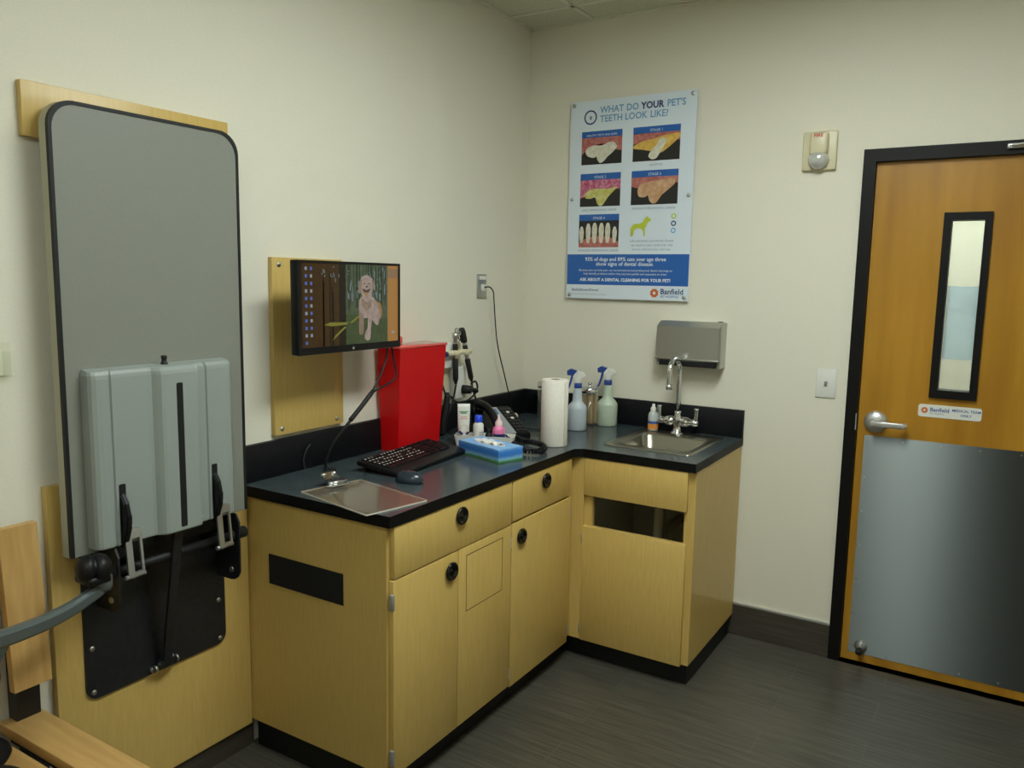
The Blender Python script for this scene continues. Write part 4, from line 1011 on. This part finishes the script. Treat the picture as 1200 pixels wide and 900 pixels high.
# ------------------------------------------------------------------ folded exam table
t = thing('wood_board', 'narrow maple board on the wall above the folded table', 'wooden board', (0, -2.19, 1.96), group='maple wall boards of the folded table')
qbox('board', (.0005, -2.497, 1.965), (.02, -1.878, 2.10), 'maple', t, bev=.0012)
t = thing('wood_board', 'large maple wall board below the folded table', 'wooden board', (0, -2.19, .085), group='maple wall boards of the folded table')
bm = B(); box(bm, (.0125, -2.495, .086), (.023, -1.845, 1.064), mi=0); box(bm, (.0005, -2.495, .16), (.0125, -1.845, 1.064)); obj('board', bm, 'maple', t)
T = thing('exam_table', 'grey folding exam table folded flat against the wall', 'exam table', (0, -2.18, .43))
TY0, TY1, TZ0, TZ1, TXB, TXF = -2.472, -1.897, .876, 2.058, .046, .086
prof = rrect(TY0, TZ0, TY1, TZ1, .066, 8, (0, 0, 1, 1))
bm = B(); prism(bm, [(y+.004*(1 if y < -2.2 else -1), z) for y, z in prof], (TXF-.006, 0, 0), Y, Z, X, .006); top = obj('tabletop', bm, 'tablegrey', T)
inner = [(TY0+.009 + (y-TY0)*(TY1-TY0-.018)/(TY1-TY0), TZ0 + (z-TZ0)*(TZ1-TZ0-.009)/(TZ1-TZ0)) for y, z in prof]
bm = B(); ring_prism(bm, prof, inner, (TXF-.010, 0, 0), Y, Z, X, .0125); obj('edge_trim', bm, 'blackmatte', top, label='black rubber edge trim')
bm = B(); prism(bm, prof, (TXB, 0, 0), Y, Z, X, TXF-.010-TXB); obj('core', bm, 'tableside', top)
# wall plate
bm = B(); prism(bm, rrect(-2.418, .428, -1.948, 1.02, .035, 6, (1, 1, 0, 0)), (.0235, 0, 0), Y, Z, X, .006); wp = obj('wall_plate', bm, 'darksteel', T)
for y, z in ((-2.398, .58), (-2.398, .45), (-1.973, .578), (-1.971, .447)):
    bm = B(); lathe(bm, [(.008, 0), (.008, .002), (.005, .004), (0, .004)], (.0295, y, z), X, n=12); obj('screw', bm, 'steel', wp)
# housing cover: cross-section in y (x out), drawn upward with a rounded top
FX = TXF+.0005
sec = [(-2.425, FX), (-2.424, .118), (-2.419, .128), (-2.410, .134), (-2.398, .1365), (-2.379, .137), (-2.376, .131), (-2.372, .131), (-2.369, .136), (-2.262, .136), (-2.254, .139), (-2.246, .150), (-2.238, .159), (-2.230, .162),
       (-2.128, .162), (-2.121, .160), (-2.117, .155), (-2.116, .137), (-2.082, .1365), (-2.079, .131), (-2.075, .131), (-2.072, .136), (-2.0, .1355), (-1.988, .133), (-1.978, .124), (-1.974, FX)]
bm = B(); rows = []
for z, k, dy in ((.893, .97, 0), (.897, 1, 0), (1.352, 1, 0), (1.362, .97, 0), (1.371, .86, .003), (1.375, .5, .004), (1.377, .02, .005)):
    rows.append([bm.verts.new((FX + (x-FX)*k, y + dy*(1 if y < -2.2 else -1), z)) for y, x in sec])
for a, b2 in zip(rows, rows[1:]):
    for i in range(len(sec)-1): bm.faces.new((a[i], a[i+1], b2[i+1], b2[i])).smooth = False
bm.faces.new(rows[0]); bm.faces.new(rows[-1])
for a, b2 in zip(rows, rows[1:]): bm.faces.new((a[0], b2[0], b2[-1], a[-1]))
cov = obj('housing_cover', bm, 'covergrey', T)
bm = B(); prism(bm, rrect(-2.193, .905, -2.173, 1.325, .004, 2), (.1612, 0, 0), Y, Z, X, .0018); obj('guide_slot', bm, 'dark_slot', cov)
for y in (-2.352, -2.055):
    bm = B(); prism(bm, rrect(y-.010, .894, y+.010, 1.062, .004, 2), (.1352, 0, 0), Y, Z, X, .0014); obj('lever_slot', bm, 'dark_slot', cov)
bm = B(); lathe(bm, [(.010, -.012), (.010, .006), (.007, .008), (.007, .018), (.009, .02), (.008, .026), (0, .027)], (.118, -2.198, 1.374), Z, n=14); obj('release_button', bm, 'blackmatte', cov)
bm = B(); cyl(bm, (.135, -2.105, .912), (.140, -2.105, .912), .005, n=10); obj('screw', bm, 'steel', cov)
for y in (-2.352, -2.055):
    bm = B()      # black crescent lever coming out of the slot
    prism(bm, [(.128, 1.03), (.14, 1.035), (.157, 1.01), (.166, .975), (.163, .94), (.150, .905), (.136, .885), (.125, .885), (.138, .93), (.140, .97), (.135, 1.0)], (0, y-.008, 0), X, Z, Y, .016)
    bmesh.ops.bevel(bm, geom=[e for e in bm.edges if abs(e.verts[0].co.y-e.verts[1].co.y) < 1e-6], offset=.003, segments=2, affect='EDGES')
    obj('release_lever', bm, 'black', T)
    bm = B()      # chrome bail handle, a narrow upright loop with a flat top
    y0_, y1_ = y-.004, y+.044
    zb = V((-.10, 0, .995)); ring_prism(bm, [(0, 0), (.048, 0), (.048, .125), (.042, .131), (.006, .131), (0, .125)], [(.018, .010), (.041, .010), (.041, .103), (.040, .104), (.019, .104), (.018, .103)], (.150, y0_, .803), Y, zb, X, .007)
    cyl(bm, (.150, y0_-.008, .802), (.150, y1_+.004, .802), .0065, n=12)
    obj('latch_handle', bm, 'latchmetal', T)
    pl = [(.03, .70), (.10, .70), (.118, .704), (.132, .714), (.142, .732), (.142, .86), (.128, .885), (.03, .885)]; lo_ = .035 if y > -2.2 else 0
    bm = B(); prism(bm, [(a_, b_ - (lo_ if b_ < .8 else 0)) for a_, b_ in pl], (0, y + (.078 if lo_ else -.026), 0), X, Z, Y, .006); prism(bm, [(.03, .775), (.115, .775), (.132, .79), (.132, .82), (.03, .84)], (0, y+.03, 0), X, Z, Y, .006)
    br = obj('hinge_bracket', bm, 'darksteel', T)
    bm = B(); yb = y + (.0735 if lo_ else -.030); cyl(bm, (.105, yb, .735-lo_), (.105, yb+.0045, .735-lo_), .009, n=14); obj('bolt', bm, 'steel', br)
bm = B(); cyl(bm, (.108, -2.42, .812), (.108, -1.965, .812), .013, n=18); rod = obj('pivot_rod', bm, 'blackmatte', T)
bm = B(); cyl(bm, (.108, -1.99, .812), (.108, -1.928, .812), .0185, n=18); obj('end_grip', bm, 'rubber', rod)
bm = B(); box(bm, (.03, -2.40, .83), (.07, -1.96, .878)); obj('crossbar', bm, 'darksteel', T)
bm = B()
sa, sb = V((.135, -2.186, .915)), V((.05, -2.186, .455)); dd_ = (sb-sa).normalized(); sn = V((-dd_.z, 0, dd_.x))
prism(bm, [(-.015, 0), (.015, 0), (.014, (sb-sa).length), (-.014, (sb-sa).length)], sa, Y, dd_, sn, .010); st = obj('support_strut', bm, 'darksteel', T)
bm = B(); box(bm, (.03, -2.205, .445), (.06, -2.165, .47), bev=.003)
cyl(bm, (.05, -2.215, .458), (.05, -2.155, .458), .008, n=12); obj('strut_pivot', bm, 'darksteel', T)
bm = B(); cyl(bm, (.05, -2.152, .458), (.05, -2.146, .458), .011, n=12); cyl(bm, (.05, -2.224, .45), (.05, -2.216, .45), .011, n=12); cyl(bm, (.03, -2.222, .445), (.045, -2.222, .445), .008, n=12); cyl(bm, (.03, -2.150, .458), (.045, -2.150, .458), .008, n=12); obj('pivot_bolt', bm, 'steel', st)

# swing arm by the table's left bracket
t = thing('swing_arm', 'curved grey metal arm with black pivot knob left of the folded table', 'metal arm', (.15, -2.46, .83))
bm = B()
path = [(.185, -2.440, .835), (.19, -2.455, .818), (.20, -2.50, .806), (.215, -2.56, .796), (.24, -2.64, .797), (.28, -2.74, .812), (.34, -2.86, .845), (.42, -3.0, .88)]
P_ = smooth_path(path, 6); rings = []
for i, q in enumerate(P_):
    d_ = (P_[min(i+1, len(P_)-1)] - P_[max(i-1, 0)]).normalized(); side = d_.cross(Z).normalized(); up = side.cross(d_)
    f_ = i/(len(P_)-1); hw, hh = .014, .015+.006*f_
    rings.append([bm.verts.new(q + side*a*hw + up*b2*hh) for a, b2 in ((-1, -.7), (-.7, -1), (.7, -1), (1, -.7), (1, .5), (.75, .62), (.5, 1), (-.5, 1), (-.75, .62), (-1, .5))])
for a, b2 in zip(rings, rings[1:]):
    for i in range(10): bm.faces.new((a[i], a[(i+1) % 10], b2[(i+1) % 10], b2[i]))
bm.faces.new(rings[0]); bm.faces.new(rings[-1])
obj('arm_bar', bm, 'armmetal', t)
bm = B(); lathe(bm, [(0, -.012), (.022, -.01), (.026, .0), (.026, .028), (.020, .034), (0, .034)], (.185, -2.452, .815), V((-.2, .2, 1)), n=24); obj('socket', bm, 'armmetal', t)
bm = B()
kc_ = V((.192, -2.478, .874)); ax = V((.25, .9, -.1)).normalized()
lathe(bm, [(0, -.036), (.020, -.036), (.031, -.029), (.036, -.016), (.036, -.004), (.030, -.003)], kc_, ax, n=28); lathe(bm, [(.0305, .003), (.037, .004), (.038, .018), (.033, .032), (.020, .042), (0, .044)], kc_, ax, n=28)
lathe(bm, [(.031, -.005), (.031, .005)], kc_, ax, n=28)
box(bm, (.15, -2.505, .836), (.225, -2.445, .860), bev=.008)
obj('pivot_knob', bm, 'black', t)
bm = B(); tube(bm, [(.185, -2.45, .85), (.15, -2.41, .84), (.125, -2.385, .815)], .014, n=10); obj('mount_stub', bm, 'darksteel', t)
bm = B(); lathe(bm, [(0, 0), (.025, 0), (.034, .01), (.034, .04), (.028, .046), (0, .046)], (.25, -2.795, .725), V((.1, .95, -.15)), n=28); hd = obj('end_pad', bm, 'blackmatte', t)
bm = B(); lathe(bm, [(.0345, .01), (.037, .012), (.037, .022), (.0345, .024)], (.25, -2.795, .725), V((.1, .95, -.15)), n=28); obj('pad_rim', bm, 'armmetal', hd)
bm = B(); cyl(bm, (.25, -2.76, .73), (.275, -2.735, .80), .012, n=12); obj('pad_post', bm, 'armmetal', t)

# acrylic holder at the picture's left edge
t = thing('wall_pocket', 'clear acrylic pocket with cream card on the wall left of the exam table', 'wall holder', (0, -2.62, 1.36))
bm = B(); box(bm, (.0005, -2.70, 1.366), (.003, -2.550, 1.452)); box(bm, (.003, -2.70, 1.366), (.02, -2.55, 1.369)); box(bm, (.018, -2.70, 1.366), (.02, -2.55, 1.43)); obj('pocket', bm, 'jar', t)
bm = B(); box(bm, (.006, -2.69, 1.37), (.012, -2.575, 1.43)); M['creamcard'] = base('cream_card', '#dcd8c0', .8); obj('card_stack', bm, 'creamcard', t)

# ------------------------------------------------------------------ bench
t = thing('bench', 'wooden plank bench with black steel brackets beside the exam table', 'bench', (.3, -2.9, 0))
pw, pt = .098, .028
for k in range(7):
    ya = -2.545 - k*.112
    low = -.024 if k % 2 else 0
    bm = B(); box(bm, (.012, ya-pw, .475-pt+low), (.56, ya, .475+low), bev=.002); obj('seat_plank', bm, 'plank', t)
    back = -.028 if k % 2 else 0
    bm = B(); prof = [(.094+back, .585+(.04 if k % 2 else 0)), (.118+back, .587+(.04 if k % 2 else 0)), (.088+back, 1.0), (.064+back, 1.0)]
    prism(bm, prof, (0, ya-.012-.09, 0), X, Z, Y, .092); obj('back_plank', bm, 'plank_up', t)
for yy in (-2.585, -3.21):
    bm = B(); prism(bm, [(.012, .42), (.05, .42), (.055, .60), (.045, .90), (.012, .90)], (0, yy-.03, 0), X, Z, Y, .06)
    box(bm, (.012, yy-.03, .405), (.53, yy+.03, .422)); obj('bracket', bm, 'bench_steel', t)
    for xx in (.04, .47):
        bm = B(); box(bm, (xx, yy-.025, 0), (xx+.05, yy+.025, .405), bev=.002); obj('leg', bm, 'bench_steel', t)
# black strap bag on the seat
t = thing('bag', 'black soft bag with padded handle lying on the bench seat', 'bag', (.30, -2.82, .45))
bm = B(); bmesh.ops.create_uvsphere(bm, u_segments=32, v_segments=18, radius=1)
for v in bm.verts:
    z = max(v.co.z, -.3); sx = math.copysign(abs(v.co.x)**.8, v.co.x); sy = math.copysign(abs(v.co.y)**.8, v.co.y)
    v.co = V((.34+sx*.13, -2.805+sy*.085, .4765+(z+.3)*.03))
for f in bm.faces: f.smooth = True
obj('pouch', bm, 'blackmatte', t)
bm = B(); tube(bm, [(.09, -2.75, .505), (.14, -2.722, .505), (.185, -2.718, .50), (.215, -2.735, .497), (.25, -2.765, .50)], .02, n=14, rs=lambda q: .013+.009*math.sin(PI*q), flat=.65); obj('handle', bm, 'black', t)

# ------------------------------------------------------------------ camera, world, view
cam = bpy.data.cameras.new('camera'); co = bpy.data.objects.new('camera', cam); C.objects.link(co)
yaw, pitch, roll, fpx = .5511, -.1302, .0181, 931.485
f = V((-math.sin(yaw)*math.cos(pitch), math.cos(yaw)*math.cos(pitch), math.sin(pitch)))
r = V((math.cos(yaw), math.sin(yaw), 0)); u = r.cross(f)
r2 = r*math.cos(roll) + u*math.sin(roll); u2 = -r*math.sin(roll) + u*math.cos(roll)
m4 = Matrix((( r2.x, u2.x, -f.x, 2.1315), (r2.y, u2.y, -f.y, -3.5895), (r2.z, u2.z, -f.z, 1.6299), (0, 0, 0, 1)))
co.matrix_world = m4
cam.sensor_width = 36; cam.lens = fpx/1200*36; cam.clip_start = .02
S_ = bpy.context.scene; S_.camera = co
w = bpy.data.worlds.new('world'); S_.world = w; w.use_nodes = True
w.node_tree.nodes['Background'].inputs['Color'].default_value = (.5, .5, .45, 1); w.node_tree.nodes['Background'].inputs['Strength'].default_value = .05
vs_ = S_.view_settings; vs_.view_transform = 'Standard'; vs_.look = 'None'; vs_.gamma = 1; vs_.use_curve_mapping = False; vs_.exposure = 0
